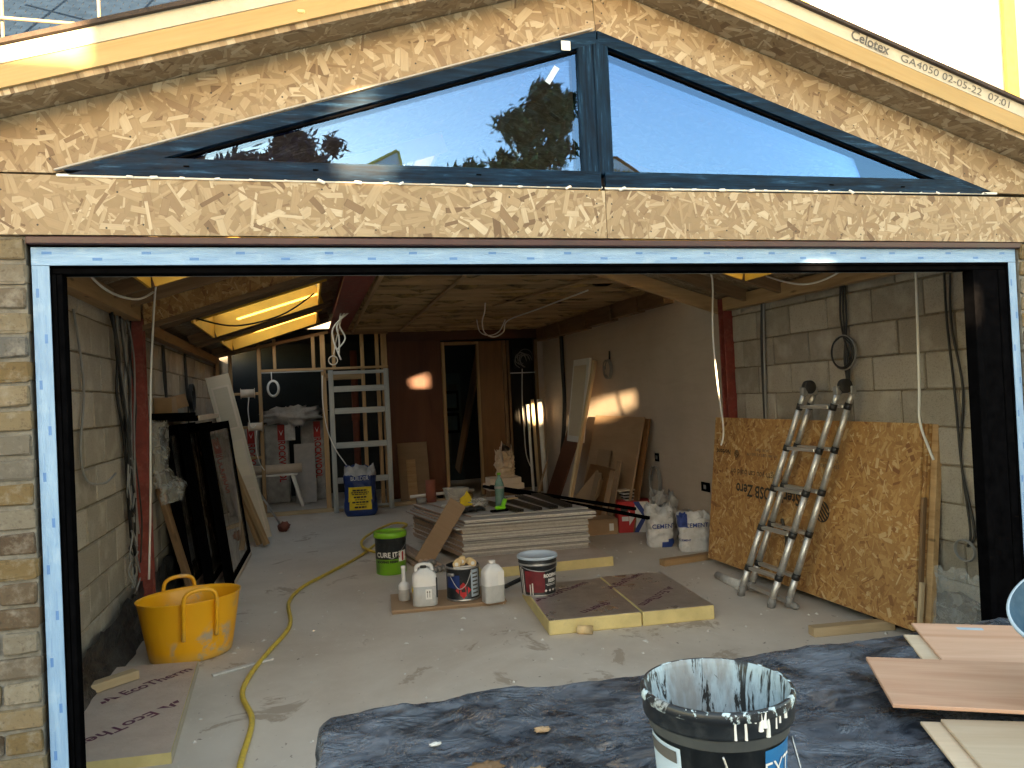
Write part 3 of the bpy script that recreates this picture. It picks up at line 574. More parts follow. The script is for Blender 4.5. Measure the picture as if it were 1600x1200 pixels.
slopeb(lb_, -1, -1.17, 0.33, 6.30, 3.14, 2.955, 0.022, 'osb_gold', 'web'); slopeb(lb_, -1, -1.20, 0.33, 6.285, 2.953, 2.915, 0.052, 'timber_old', 'lower_flange')
rb = thing('sloping_beam', 'timber faced beam sloping down to the right wall above the red column', 'beam', (3, 6.2, 2.4))
slopeb(rb, 1, 2.0, 3.72, 6.19, 3.14, 3.055, 0.03, 'timber', 'web'); slopeb(rb, 1, 2.0, 3.72, 6.18, 3.053, 3.015, 0.05, 'timber', 'lower_flange')
tag(blk('wall_plate', (-1.275, 2.91, 2.275), (-1.18, 6.26, 2.40), 'timber', None), 'thick timber wall plate along the top of the left block wall near the opening', 'timber')
tag(blk('wall_plate', (-1.275, 6.38, 2.215), (-1.20, 11.5, 2.31), 'timber_old', None), 'brown timber wall plate on the left wall below the two rear rooflights', 'timber')
tag(blk('wall_plate', (3.57, 2.91, 2.245), (3.655, 6.06, 2.36), 'timber', None), 'timber wall plate along the top of the right block wall', 'timber')
tag(blk('bulkhead_board', (0.6, 6.34, 2.665), (3.73, 6.37, 3.12), 'osb', None), 'strand board upstand above the front edge of the flat ceiling', 'board')

# ------------------------------------------------------------------ flat ceiling of joists
ce = blk('ceiling', (0.60, 6.38, 2.70), (3.74, 12.1, 2.74), 'insul_dark', None, 0); tag(ce, kind='structure')
rnd = random.Random(11)
for i in range(20):
    y = 6.42 + i * 0.285
    bar('joist', (0.61, y, 2.668), (3.73, y + rnd.uniform(-.02, .02), 2.668), 0.022, 0.06, 'timber', ce)
    sh = sheet('insulation_batt', (0.61, y + 0.02, 2.690), (1, 0, 0), (0, 1, 0), 3.1, 0.245, 26, 4, lambda u, v, i=i: -0.075 * max(0, fbm(u * 9, v * 1.5, i * 3.1) + 0.15), 'insul_dark', ce)
for x, a, b in ((0.63, 6.4, 11.9), (1.33, 6.4, 11.6), (2.62, 6.4, 8.6)): bar('batten', (x, a, 2.628), (x + (0.05 if x < 2 else -0.5), b, 2.628), 0.04, 0.02, 'timber', ce)
for i, (a, b, dz) in enumerate(((7.3, 7.95, .16), (8.0, 8.7, .17), (8.78, 9.6, .19), (9.7, 10.7, .20), (10.8, 11.9, .20))): blk('edge_packing', (3.62, a, 2.63 - dz), (3.735, b, 2.635), 'timber_old', ce)

# ------------------------------------------------------------------ rear stud wall (left) and store room behind it
sw = thing('stud_wall', 'open timber stud wall with a doorway into the dark store room', 'wall', (0, 11.6, 0))
def top(x): return min(2.62, 3.03 - SL * abs(x - XR))
for x, z0, z1, wdt in ((-1.22, 0.06, None, .045), (-1.05, 0.06, None, .045), (-0.655, 0.06, None, .05), (-0.44, 2.12, None, .045), (0.105, 2.12, None, .05), (0.24, 0.06, None, .07), (0.395, 2.12, None, .05), (0.81, 0.06, None, .05), (1.03, 0.06, None, .05), (1.13, 0.06, None, .09)):
    blk('stud', (x - wdt / 2, 11.58, z0), (x + wdt / 2, 11.67, z1 or top(x)), 'timber', sw)
bar('header', (-0.63, 11.60, 2.10), (1.18, 11.60, 2.10), 0.09, 0.035, 'timber', sw)
bar('top_plate', (-1.25, 11.62, top(-1.25) + 0.02), (0.33, 11.62, top(0.33) + 0.02), 0.09, 0.045, 'timber_old', sw); bar('top_plate', (0.40, 11.62, 2.62), (1.2, 11.62, 2.62), 0.09, 0.05, 'timber_old', sw)
for z in (1.78, 1.30, 0.86): bar('noggin', (-1.03, 11.62, z), (-0.68, 11.62, z), 0.07, 0.04, 'timber', sw)
bar('sill_plate', (-1.25, 11.60, 0.03), (2.0, 11.66, 0.03), 0.09, 0.055, 'timber_pale', sw)
bar('short_header', (0.27, 11.63, 1.98), (0.79, 11.63, 1.98), 0.05, 0.10, 'timber', sw)
for x, z in ((0.255, 2.075),): blk('door_trim', (-0.632, 11.555, 2.062), (0.24, 11.575, 2.078), 'galv', sw)
# store room shell
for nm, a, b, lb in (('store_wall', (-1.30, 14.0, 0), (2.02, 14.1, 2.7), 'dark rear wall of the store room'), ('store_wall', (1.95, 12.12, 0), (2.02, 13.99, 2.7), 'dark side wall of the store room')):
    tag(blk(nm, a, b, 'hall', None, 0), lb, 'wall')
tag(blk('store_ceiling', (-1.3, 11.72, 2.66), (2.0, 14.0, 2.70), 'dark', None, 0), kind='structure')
rc = thing('soil_pipe', 'brown vertical drain pipe standing behind the metal frame', 'pipe', (0.72, 12.3, 0)); tube('pipe', [(0.72, 12.3, 0), (0.72, 12.3, 2.4)], 0.055, 'terracotta', rc, 1, 12); tube('collar', [(0.72, 12.3, 1.3), (0.72, 12.3, 1.42)], 0.066, 'terracotta', rc, 1, 12)

# pocket door frame of galvanised channel
pf = thing('metal_door_frame', 'galvanised metal frame with five cross rails standing like a ladder at the stud wall', 'metal frame', (0.72, 11.48, 0))
for x in (0.335, 1.135): blk('upright', (x - 0.035, 11.44, 0.0), (x + 0.035, 11.49, 2.07), 'galv', pf); blk('upright_lip', (x - 0.008, 11.425, 0.02), (x + 0.008, 11.4395, 2.05), 'galv', pf, 0.001)
for z in (2.03, 1.79, 1.47, 0.97, 0.46, 0.07):
    h = 0.085 if z < 2 else 0.05
    if z == 0.07: h = 0.03
    blk('cross_rail', (0.372, 11.445, z - h / 2), (1.098, 11.48, z + h / 2), 'galv', pf); 
    if h > .05: blk('rail_groove', (0.372, 11.438, z - 0.012), (1.098, 11.4445, z + 0.012), 'galv', pf, 0.001)

# brown lined wall with doorway
bw = thing('lined_wall', 'dark red-brown boarded wall with a narrow doorway at the back', 'wall', (2.2, 12.05, 0))
blk('board', (1.20, 12.0, 0.06), (2.06, 12.03, 2.5), 'ply_red', bw); blk('board', (1.20, 12.0, 2.5), (3.74, 12.03, 2.68), 'ply_red', bw)
blk('jamb', (2.065, 11.97, 0.02), (2.115, 12.08, 2.47), 'timber', bw); blk('jamb', (2.63, 11.97, 0.02), (2.665, 12.08, 2.47), 'timber', bw); blk('door_head', (2.116, 11.97, 2.42), (2.629, 12.08, 2.47), 'timber', bw)
blk('glossy_board', (2.67, 11.985, 0.02), (3.05, 12.03, 2.47), 'ply_brown', bw); blk('stud', (3.055, 11.96, 0.0), (3.11, 12.03, 2.47), 'timber_old', bw); blk('stud', (3.135, 11.97, 0.0), (3.17, 12.03, 2.47), 'timber_old', bw)
blk('board', (3.645, 11.99, 0), (3.74, 12.03, 2.47), 'plaster', bw); blk('stud', (3.585, 11.96, 0), (3.64, 12.03, 2.47), 'timber_old', bw); blk('ledge', (3.172, 11.95, 1.93), (3.583, 12.0, 1.945), 'white_plastic', bw)
# hall behind: dim wall with a door and two picture frames
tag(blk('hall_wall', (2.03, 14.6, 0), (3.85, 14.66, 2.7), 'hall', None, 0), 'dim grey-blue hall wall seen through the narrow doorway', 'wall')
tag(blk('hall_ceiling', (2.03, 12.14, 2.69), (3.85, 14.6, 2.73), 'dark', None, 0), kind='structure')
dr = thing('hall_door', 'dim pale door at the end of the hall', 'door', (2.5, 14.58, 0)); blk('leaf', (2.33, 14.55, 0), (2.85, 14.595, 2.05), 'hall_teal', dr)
for x in (2.42, 2.62): 
    for z in (0.3, 1.2): blk('panel', (x, 14.535, z), (x + 0.15, 14.549, z + 0.65), 'hall', dr)
for z, lb in ((1.35, 'upper'), (0.95, 'lower')):
    pc = thing('picture_frame', lb + ' of two small dark framed pictures in the hall', 'picture', (2.42, 13.6, z)); blk('frame', (2.32, 13.6, z), (2.62, 13.62, z + 0.36), 'frame_black', pc); blk('print', (2.36, 13.594, z + 0.05), (2.58, 13.5995, z + 0.31), 'hall_teal', pc)
tag(bar('stair_string', (2.95, 13.2, 2.4), (2.70, 14.4, 0.2), 0.04, 0.22, 'timber_old', None), 'dark sloping stair string in the hall', 'stair')
# electrics box in the right-hand dark recess
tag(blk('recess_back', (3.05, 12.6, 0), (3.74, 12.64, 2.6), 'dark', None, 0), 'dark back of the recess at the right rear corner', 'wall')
cu = thing('consumer_unit', 'tangle of grey cables round a dark electrics box high in the rear corner', 'electrics', (3.38, 11.98, 2.1)); blk('box', (3.24, 12.0, 2.02), (3.52, 12.1, 2.34), 'dark', cu)
rnd = random.Random(4)
for i in range(7):
    c = Vector((3.38 + rnd.uniform(-.06, .06), 11.94, 2.16 + rnd.uniform(-.05, .05))); r = rnd.uniform(.07, .16)
    tube('cable', [c + Vector((r * math.cos(a) * 0.9, rnd.uniform(-.02, .02), r * math.sin(a))) for a in [k * .9 for k in range(6)]], 0.006, 'cable_grey', cu, 5, 6)
tag(tube('cable', [(3.36, 11.92, 2.0), (3.33, 11.90, 1.5), (3.34, 11.9, 1.0), (3.36, 11.9, 0.6), (3.44, 11.85, 0.35)], 0.008, 'cable_white'), 'white cable hanging below the electrics box', 'cable')

# ------------------------------------------------------------------ bags
def bag(name, label, loc, rz, w_, d_, h_, mats, labels=(), texts=(), group=None, crumple=0.02, topz=0.82, seed=0, cat='bag', nn=3.0, tuft=0.0):
    """filled sack: superellipse rings with a pinched top; labels are front-face rectangles (x0,x1,z0,z1,mat index)"""
    e = thing(name, label, cat, loc, rz, group); NU, NV = 56, 30; vs = []; fs = []; mi = []
    def prof(v):
        s = 1 - 0.16 * max(0, (0.15 - v) / 0.15) ** 2; t = max(0, (v - topz) / (1 - topz)); return w_ / 2 * s * (1 - 0.16 * t) * (1 + 0.05 * math.sin(v * 7 + seed)), d_ / 2 * s * (1 - 0.80 * t ** 0.8) * (1 + 0.06 * math.sin(v * 5 + seed * 2))
    def front(x, z):
        a, b = prof(z / h_); q = max(0.0, 1 - abs(x / a) ** nn); return -b * q ** (1 / nn)
    for j in range(NV + 1):
        v = j / NV; a, b = prof(v)
        for i in range(NU):
            th = 2 * math.pi * i / NU; c, s = math.cos(th), math.sin(th); x = a * abs(c) ** (2 / nn) * (1 if c > 0 else -1); y = b * abs(s) ** (2 / nn) * (1 if s > 0 else -1)
            k = crumple * (fbm(x * 9 + seed, y * 9, v * 5) + 0.6 * fbm(x * 25, y * 25 + seed, v * 16)) * (0.4 + 1.1 * v)
            zz = v * h_ + (k * 1.2 if v > 0.7 else 0) + tuft * max(0, (v - topz) / (1 - topz)) * (0.5 + fbm(x * 30, y * 22, seed))
            vs.append((x * (1 + k), y - (k if s < 0 else -k), zz))
    for j in range(NV):
        for i in range(NU):
            fs.append([j * NU + i, j * NU + (i + 1) % NU, (j + 1) * NU + (i + 1) % NU, (j + 1) * NU + i]); cx = sum(vs[q][0] for q in fs[-1]) / 4; cz = sum(vs[q][2] for q in fs[-1]) / 4; cy = sum(vs[q][1] for q in fs[-1]) / 4; m = 0
            for (x0, x1, z0, z1, mm) in labels:
                if cy < 0 and x0 < cx < x1 and z0 < cz < z1: m = mm
            mi.append(m)
    fs += [list(range(NU))[::-1], [NV * NU + i for i in range(NU)]]; mi += [0, 0]
    b = mesh('sack', vs, fs, mats, e, None, True, True, mi)
    for (body, size, x, z, mat, sx) in texts: text(body, size, mat, e, None, lambda px, py, x=x, z=z: Vector((x + px, front(x + px, z + py) - 0.009 - crumple * 0.6, z + py)), local=True, sx=sx, bold=0.0008)
    return e
bgz = bag('ballast_bag', 'blue sack with a yellow printed panel standing before the metal frame', (0.66, 11.02, 0), -6, 0.45, 0.24, 0.68, ['bag_blue', 'print_yellow', 'bag_grey'], [(-.155, .155, .08, .40, 1), (-.3, .3, .565, .8, 2)],
    [('BUILDER', .075, 0, .525, 'bag_white', .85)], crumple=.02, tuft=.03, seed=1)
for zz, ww, hh in ((.365, .20, .026), (.335, .24, .02), (.31, .22, .018), (.27, .17, .026), (.235, .14, .014), (.20, .22, .026), (.17, .13, .014), (.13, .16, .028)):
    x = -ww / 2
    while x < ww / 2: l_ = random.uniform(.02, .05); blk('print_line', (x, -.1395, zz - hh / 2 + .003), (min(x + l_, ww / 2), -.1375, zz + hh / 2 - .003), 'print_black', bgz, 0, True); x += l_ + .008
CB = ['bag_white', 'print_blue', 'bag_grey']
bag('cement_bag', 'white cement bag with blue lettering, nearest the red and blue box', (3.37, 7.14, 0), -12, 0.27, 0.20, 0.42, CB, [(.0, .2, .0, .055, 1), (.06, .2, .0, .085, 1)], [('CEMENT', .062, .02, .215, 'print_blue', 1)], 'cement bags by the plastered wall', .03, .80, 2)
bag('cement_bag', 'crumpled grey bag slumped between the two lettered cement bags', (3.55, 7.42, 0), 10, 0.30, 0.24, 0.46, ['bag_grey'], [], [], 'cement bags by the plastered wall', .055, .62, 5, tuft=.06)
bag('cement_bag', 'white cement bag half hidden by the leaning strand board', (3.56, 6.78, 0), -14, 0.30, 0.15, 0.38, CB, [(-.2, -.07, .24, .40, 1)], [('CEMENT', .058, .01, .26, 'print_blue', 1), ('CEMENT', .026, -.10, .12, 'print_blue', 1)], 'cement bags by the plastered wall', .025, .84, 8)

# red, white and blue box with things on top
xb = thing('tool_box_carton', 'red carton with a big white and blue diagonal cross by the plastered wall', 'carton', (3.49, 8.05, 0), -14)
blk('carton', (-.19, -.12, 0), (.19, .12, .34), 'print_red', xb, .004, True)
FX = frame((-.19, -.1215, 0), (1, 0, 0), (0, 0, 1))
def quad(name, pts, y, mat, par): return mesh(name, [(x, y, z) for x, z in pts], [list(range(len(pts)))], mat, par, None, True)
quad('white_field', [(0.0, .0), (.19, .0), (.19, .34), (.0, .34)], -.1212, 'print_white', xb)
quad('cross_arm', [(-.03, .0), (.03, .0), (.19, .27), (.19, .34)], -.1218, 'print_blue', xb); quad('cross_arm', [(-.02, .34), (.045, .34), (.19, .10), (.19, .02)], -.1221, 'print_blue', xb)
quad('red_wedge', [(.14, .34), (.19, .34), (.19, .30)], -.1224, 'print_red', xb); quad('arrow', [(-.07, .08), (-.005, .17), (-.07, .24)], -.1216, 'print_white', xb); quad('dark_window', [(-.16, .235), (-.08, .235), (-.08, .275), (-.16, .275)], -.1216, 'print_black', xb); quad('label', [(-.15, .13), (-.075, .13), (-.075, .18), (-.15, .18)], -.1216, 'print_white', xb)
tp = thing('tile_samples', 'pile of dark flat offcuts topped by a pale sheet on the red carton', 'offcuts', (3.45, 8.12, .341))
for i in range(6): slab('offcut', (3.40 + random.uniform(-.02, .02), 8.05, .341 + i * .017), (1, .1 * random.uniform(-1, 1), 0), (0, 1, 0), .17, .12, .013, 'dark' if i % 2 else 'gyp_edge', tp)
slab('pale_sheet', (3.33, 8.04, .446), (1, .05, .02), (0, 1, 0), .25, .13, .012, 'cream_board', tp)
cb = thing('cardboard_box', 'low brown cardboard box on the floor behind the plasterboard stack', 'carton', (3.12, 8.12, 0), -8); blk('box', (-.19, -.15, 0), (.16, .15, .17), 'cardboard', cb, .004, True); blk('white_label', (.06, -.1525, .04), (.11, -.1505, .12), 'print_white', cb, 0, True)

# ------------------------------------------------------------------ boards leaning at the right rear
def leanb(name, label, cat, base, top_, w_, t, mat, group=None, along=(0, 1, 0), parts=None):
    """board leaning from base (bottom edge start) towards top; width along 'along'"""
    b, tt = Vector(base), Vector(top_); o = slab(name, b, Vector(along), tt - b, w_, (tt - b).length, t, mat); return tag(o, label, cat, group)
leanb('plywood_sheet', 'brown plywood sheet with an old lever handle leaning on the plastered wall', 'board', (3.36, 8.02, .01), (3.66, 8.02, 1.27), 1.5, .022, 'ply_tan')
leanb('plywood_sheet', 'dark edged sheet leaning behind the plywood with the handle', 'board', (3.43, 7.93, .01), (3.69, 7.93, 1.25), 1.4, .018, 'ply_brown')
tag(slab('hardboard_patch', (3.485, 8.72, .64), (0, 1, 0), (.23, 0, .97), .42, .22, -.006, 'board_brown'), 'pale square scrap against the upper part of the plywood sheet', 'board')
hd = thing('lever_handle', 'old metal lever handle fixed on the leaning plywood sheet', 'handle', (3.44, 8.55, .52)); lathe('rose', [(.0, -.012), (.035, -.012), (.04, .0), (.0, .0)], 'alu', hd, frame((3.46, 8.55, .52), (0, 1, 0), (.2, 0, .97)), 16, local=False); tube('lever', [(3.445, 8.55, .52), (3.40, 8.55, .525), (3.392, 8.66, .53)], .009, 'alu', hd, 4)
leanb('brown_board', 'brown board leaning low before the plywood sheet, below its handle', 'board', (3.22, 8.35, .01), (3.47, 8.35, .66), .95, .016, 'ply_brown')
leanb('chipboard_offcut', 'pale tan square board tilted on its corner among the leaning boards', 'board', (3.02, 8.75, .01), (3.32, 8.95, .50), .42, .016, 'board_brown', along=(.12, 1, .42))
for i, (y, h, m, l) in enumerate(((8.52, .62, 'board_brown', 'wide tan strip leaning right of the tilted square board'), (8.36, .60, 'ply_brown', 'reddish strip leaning next to the wide tan strip'), (8.24, .66, 'ply_tan', 'narrow brown strip leaning second from the sheet edge'), (8.10, .78, 'board_brown', 'tallest narrow strip leaning near the edge of the plywood sheet'))):
    leanb('board_strip', l, 'board', (3.12 + .03 * i, y, .01), (3.30 + .03 * i, y - .05, h), .12 if i else .16, .018, m, 'strips leaning at the right rear')
leanb('dark_board', 'dark mottled brown board leaning at the corner under the cream door', 'board', (3.10, 9.75, .01), (3.52, 9.75, 1.05), .55, .02, 'ply_red')
cd = thing('cream_door', 'narrow cream cupboard door standing up on the leaning dark board', 'door', (3.5, 9.8, .75)); slab('leaf', (3.43, 9.45, .92), (0, 1, 0), (.14, 0, 1), .62, 1.12, .03, 'white_plastic', cd); slab('raised_panel', (3.438, 9.53, 1.0), (0, 1, 0), (.14, 0, 1), .46, .95, -.008, 'cream_door', cd)
tag(bar('white_batten', (3.02, 9.02, .02), (3.60, 9.30, 1.98), .045, .05, 'timber_pale'), 'long pale batten leaning diagonally past the cream door', 'batten')
leanb('grey_board', 'grey-brown board leaning left of the dark mottled board', 'board', (2.86, 10.0, .01), (3.14, 10.2, .60), .22, .02, 'board_brown', along=(.3, 1, 0))
for i, (x, y, h, l) in enumerate(((3.37, 11.62, 1.38, 'thinner white pipe standing in the rear right corner'), (3.55, 11.55, 1.45, 'thicker white pipe standing in the rear right corner, capped'))):
    p = thing('white_pipe', l, 'pipe', (x, y, 0)); tube('pipe', [(x, y, .0), (x - .02, y + .05, h)], .022 + .016 * i, 'white_plastic', p, 1, 14); tube('cap', [(x - .02, y + .05, h), (x - .021, y + .051, h + .05)], .028 + .016 * i, 'white_plastic', p, 1, 14)
tag(bar('pale_lath', (3.46, 11.62, .0), (3.44, 11.7, 1.5), .05, .015, 'timber_pale', up=(0, 1, 0)), 'pale lath standing between the two white pipes', 'batten')
# boards leaning at the brown wall
leanb('pale_board', 'pale grey-brown board leaning on the red-brown wall', 'board', (1.30, 11.72, .06), (1.32, 11.95, .92), .46, .014, 'board_brown', along=(1, 0, 0))
leanb('orange_batten', 'narrow orange batten leaning before the pale board at the back', 'batten', (1.42, 11.66, .06), (1.40, 11.88, .66), .14, .016, 'timber', along=(1, 0, 0))
tag(tube('waste_pipe', [(1.35, 10.95, .21), (2.3, 11.1, .22)], .022, 'white_plastic', None, 1, 10), 'white pipe lying level behind the plasterboard stack', 'pipe')
for i, x in enumerate((1.5, 2.2)): tag(blk('trestle_block', (x - .05, 10.93, 0), (x + .05, 11.13, .19), 'timber_old', None), ['left', 'right'][i] + ' timber block carrying the white pipe behind the stack', 'timber')

# ------------------------------------------------------------------ store room contents
rnd = random.Random(21)
for i, (x, y, h, l) in enumerate(((-.98, 13.1, 1.28, 'leftmost insulation pack behind the studs'), (-.52, 13.2, 1.30, 'insulation pack with bold red lettering in the doorway'), (.05, 13.3, 1.32, 'insulation pack with red lettering beside the grey board'))):
    e = thing('insulation_pack', l, 'insulation pack', (x, y, 0), group='wrapped insulation packs in the store'); blk('wrapped_slab', (-.19, -.1, 0), (.19, .25, h), 'bag_grey', e, .02, True)
    quad('red_panel', [(.02, h - .28), (.13, h - .28), (.13, h - .02), (.02, h - .02)], -.1015, 'print_red', e); quad('arrow_mark', [(.04, h - .10), (.075, h - .17), (.11, h - .10), (.075, h - .2)], -.103, 'print_white', e)
    text('ROCKWOOL', .15, 'print_red', e, frame((.075, -.103, h - .62), (0, 0, -1), (1, 0, 0)), local=True, bold=.004, sx=.75)
for i, (x, y, z, l) in enumerate(((-.25, 13.05, 1.36, 'crumpled pale polythene heaped on the insulation packs'), )):
    e = thing('polythene_heap', l, 'plastic sheet', (x, y, z)); NU = 30; vs = []; fs = []
    for j in range(13):
        for k in range(NU):
            ph = math.pi * j / 12; th = 2 * math.pi * k / NU; n = Vector((math.sin(ph) * math.cos(th), math.sin(ph) * math.sin(th), math.cos(ph))); r = 1 + .75 * fbm(n.x * 3.5 + 3, n.y * 3.5, n.z * 3.5); vs.append((n.x * .42 * r, n.y * .22 * r, n.z * .14 * r + .06))
    for j in range(12):
        for k in range(NU): fs.append([j * NU + k, j * NU + (k + 1) % NU, (j + 1) * NU + (k + 1) % NU, (j + 1) * NU + k])
    mesh('heap', vs, fs, 'bag_white', e, None, True, True); sheet('hanging_fold', (-.38, 12.98, 1.02), (1, 0, 0), (0, 0, 1), .16, .42, 8, 8, lambda u, v: .04 * fbm(u * 6, v * 5), 'bag_white', e)
leanb('grey_board', 'flat grey board standing before the insulation packs', 'board', (-.25, 12.85, .01), (-.25, 13.0, .95), .33, .015, 'gyp_face', along=(1, 0, 0))
tr = thing('trestle', 'folding trestle bench in the store room doorway', 'trestle', (-.5, 12.55, 0)); slab('top', (-.95, 12.45, .50), (1, 0, 0), (0, 1, 0), .75, .3, .03, 'white_plastic', tr)
for x0, x1 in ((-.85, -.95), (-.28, -.14)):
    for y in (12.48, 12.72): bar('leg', (x0, y, .50), (x1, y, .0), .03, .05, 'alu', tr)
tag(tube('pipe_roll', [(-1.0, 12.55, .605), (-.13, 12.52, .605)], .072, 'cream_board', None, 1, 18), 'thick pale roll lying along the trestle', 'roll')
for i, (x, z, l) in enumerate(((-.82, 1.785, 'upper cable reel hung on the stud noggin'), (-.735, 1.305, 'lower cable reel hung on the stud noggin'))):
    e = thing('cable_reel', l, 'cable reel', (x, 11.52, z), group='cable reels on the studs'); m = frame((x - .095, 11.52, z), (0, 1, 0), (0, 0, 1))
    lathe('drum', [(0, 0), (.075, 0), (.075, .004), (.058, .005), (.058, .185), (.075, .186), (.075, .19), (0, .19)], ['cream_board'], e, m, 24, local=False); tube('loose_end', [(x + .02, 11.46, z - .05), (x - .0, 11.45, z - .25), (x + .03, 11.45, z - .48), (x + .1, 11.46, z - .62 if i else z - .45)], .006, 'cable_white', e)

# ------------------------------------------------------------------ stack of plasterboard
FLc, FRc, BLc = Vector((1.35, 7.12, 0)), Vector((2.57, 7.02, 0)), Vector((1.07, 8.50, 0))
def skew_sheet(name, label, dx, dy, z, t, mats, sc=1.0, group=None, cat='plasterboard'):
    o = Vector((FLc.x + dx, FLc.y + dy, z)); a = (FRc - FLc) * sc; b = (BLc - FLc) * sc; c = (a + b) / 2
    P = [-c, a - c, a + b - c, b - c]; vs = [p for p in P] + [p + Vector((0, 0, t)) for p in P]
    return tag(mesh(name, vs, [[3, 2, 1, 0], [4, 5, 6, 7], [0, 1, 5, 4], [1, 2, 6, 5], [2, 3, 7, 6], [3, 0, 4, 7]], mats, None, Matrix.Translation(o + c), mi=[1, 1, 0, 0, 2, 2]), label, cat, group)
z = 0.085
tag(slab('foil_board', (1.40, 6.58, 0.0), (1, -.03, 0), (-.05, 1, 0), 1.22, 1.3, .084, 'foam'), 'foam insulation board under the front of the plasterboard stack', 'insulation board')
fb = bpy.data.objects['foil_board']; o_ = slab('foil_face', (1.401, 6.581, .0845), (1, -.03, 0), (-.05, 1, 0), 1.216, 1.296, .0015, 'foil_matt', fb, 0)
rnd = random.Random(9)
for i in range(22):
    t = 0.0135 if i < 18 else .0125; up = i >= 16
    dx, dy = rnd.uniform(-.012, .012), rnd.uniform(-.012, .012)
    if up: dx += -.05 + .02 * (i - 16) + rnd.uniform(-.02, .03); dy += -.05 + rnd.uniform(-.03, .03)
    lab = 'plasterboard sheet within the tall stack in the middle of the floor'
    if i == 21: lab = 'topmost grey plasterboard sheet of the stack, littered with tools'; dx += .06; dy += .10
    skew_sheet('plasterboard_sheet', lab, dx, dy, z, t, ['gyp_edge', 'gyp_face', 'gyp_paper'], 1.0 if not up else 1.04 - (.1 if i == 21 else 0), 'plasterboard sheets in the stack' if i < 21 else None)
    z += t + (.0022 if i < 16 else .006) + (.004 if i in (3, 7, 8, 12) else 0)
ZS = z - .005      # top of the stack
# things lying on the stack
sdir = (BLc - FLc).normalized(); fdir = (FRc - FLc).normalized()
def onstack(u, v): return FLc + (FRc - FLc) * u + (BLc - FLc) * v + Vector((0, 0, ZS))
for i, (u, L, l) in enumerate(((.52, .85, 'leftmost short dark channel lying on the stack'), (.68, .95, 'second dark channel from the left on the stack'), (.82, 1.05, 'third dark channel on the stack, dusty end towards the camera'), (.95, 1.1, 'rightmost short dark channel on the stack'))):
    e = thing('metal_channel', l, 'channel', onstack(u, .2), group='dark channels on the stack'); a = onstack(u - .04, .05 + .02 * i); b = a + sdir * L * .98 + fdir * .06 * i; k = Vector((0, 0, .006))
    bar('base', a + k, b + k, .085, .008, 'rail_dark', e)
    for s in (-.038, -.012, .012, .038): bar('fin', a + fdir * s + Vector((0, 0, .021)), b + fdir * s + Vector((0, 0, .021)), .006, .02, 'rail_dark', e)
for i, (a, b, l) in enumerate((((2.02, 9.15, ZS + .035), (3.16, 6.92, .33), 'long black rail sticking out over the right edge of the stack'), ((2.10, 9.10, ZS + .035), (3.10, 7.10, .40), 'second long black rail beside the one sticking out'))):
    tag(bar('black_rail', a, b, .04, .03, 'frame_black'), l, 'rail')
bt = thing('water_bottle', 'green plastic water bottle standing on the stack', 'bottle', onstack(.46, .32)); lathe('body', [(.0, .0), (.044, .0), (.048, .02), (.048, .11), (.044, .13), (.048, .15), (.048, .22), (.044, .25), (.03, .29), (.016, .315), (.016, .335), (0, .335)], 'bottle_green', bt, None, 24); patch('label', lambda z: .0485, .20, .225, -180, 180, 'cable_grey', bt); lathe('cap', [(0, .335), (.019, .335), (.019, .355), (0, .355)], 'green_lid', bt, None, 16)
ls = thing('lime_tool', 'bright lime-green hand tool lying at the foot of the bottle', 'tool', onstack(.38, .16), 12); blk('black_base', (-.10, -.03, 0), (.08, .03, .022), 'frame_black', ls, .006, True); blk('lime_body', (-.05, -.028, .023), (.05, .028, .055), 'lime', ls, .01, True); bar('lime_handle', (.03, 0, .05), (.06, .0, .12), .05, .03, 'lime', ls, bev=.008, local=True)
gv = thing('work_gloves', 'pair of crumpled black work gloves on the stack', 'gloves', onstack(.14, .22), 20)
def blob(name, par, c, s, mat, amp=.4, fr=2.2, seed=0, NU=22, NV=12, local=True):
    vs = []; fs = []
    for j in range(NV + 1):
        for k in range(NU):
            ph = math.pi * j / NV; th = 2 * math.pi * k / NU; n = Vector((math.sin(ph) * math.cos(th), math.sin(ph) * math.sin(th), math.cos(ph))); r = 1 + amp * fbm(n.x * fr + seed, n.y * fr, n.z * fr); vs.append((c[0] + n.x * s[0] * r, c[1] + n.y * s[1] * r, max(c[2] - s[2] * .95, c[2] + n.z * s[2] * r)))
    for j in range(NV):
        for k in range(NU): fs.append([j * NU + k, (j + 1) * NU + k, (j + 1) * NU + (k + 1) % NU, j * NU + (k + 1) % NU])
    return mesh(name, vs, fs, mat, par, None, local, True)
for gi in (-1, 1):
    blob('palm', gv, (.05 * gi, .0, .03), (.06, .045, .028), 'cable_black', .35, 2, gi)
    for k in range(4): tube('finger', [(.05 * gi + .04, .03 * k - .05, .03), (.05 * gi + .09 + .01 * k, .035 * k - .06, .035), (.05 * gi + .12, .04 * k - .07, .015)], .012, 'cable_black', gv, 4, 8, local=True)
ys = thing('yellow_sachet', 'torn yellow sachet propped on the stack', 'packet', onstack(.28, .55), 15); poly('pouch', [(-.07, 0), (.07, .0), (.075, .09), (.04, .16), (.01, .12), (-.05, .09)], (0, 0, 0), (1, 0, 0), (0, .35, .9), .012, 'print_yellow', ys, True)
cp = blob('clear_wrap', None, (0, 0, 0), (.09, .07, .045), 'polythene', .7, 2.5, 4); cp.matrix_basis = Matrix.Translation(onstack(.33, .42) + Vector((0, 0, .044))); tag(cp, 'scrunched clear plastic wrap on the stack', 'plastic wrap')
pt = thing('plastic_tub', 'clear square plastic tub with a wire handle at the back of the stack', 'tub', onstack(.38, .97), 6)
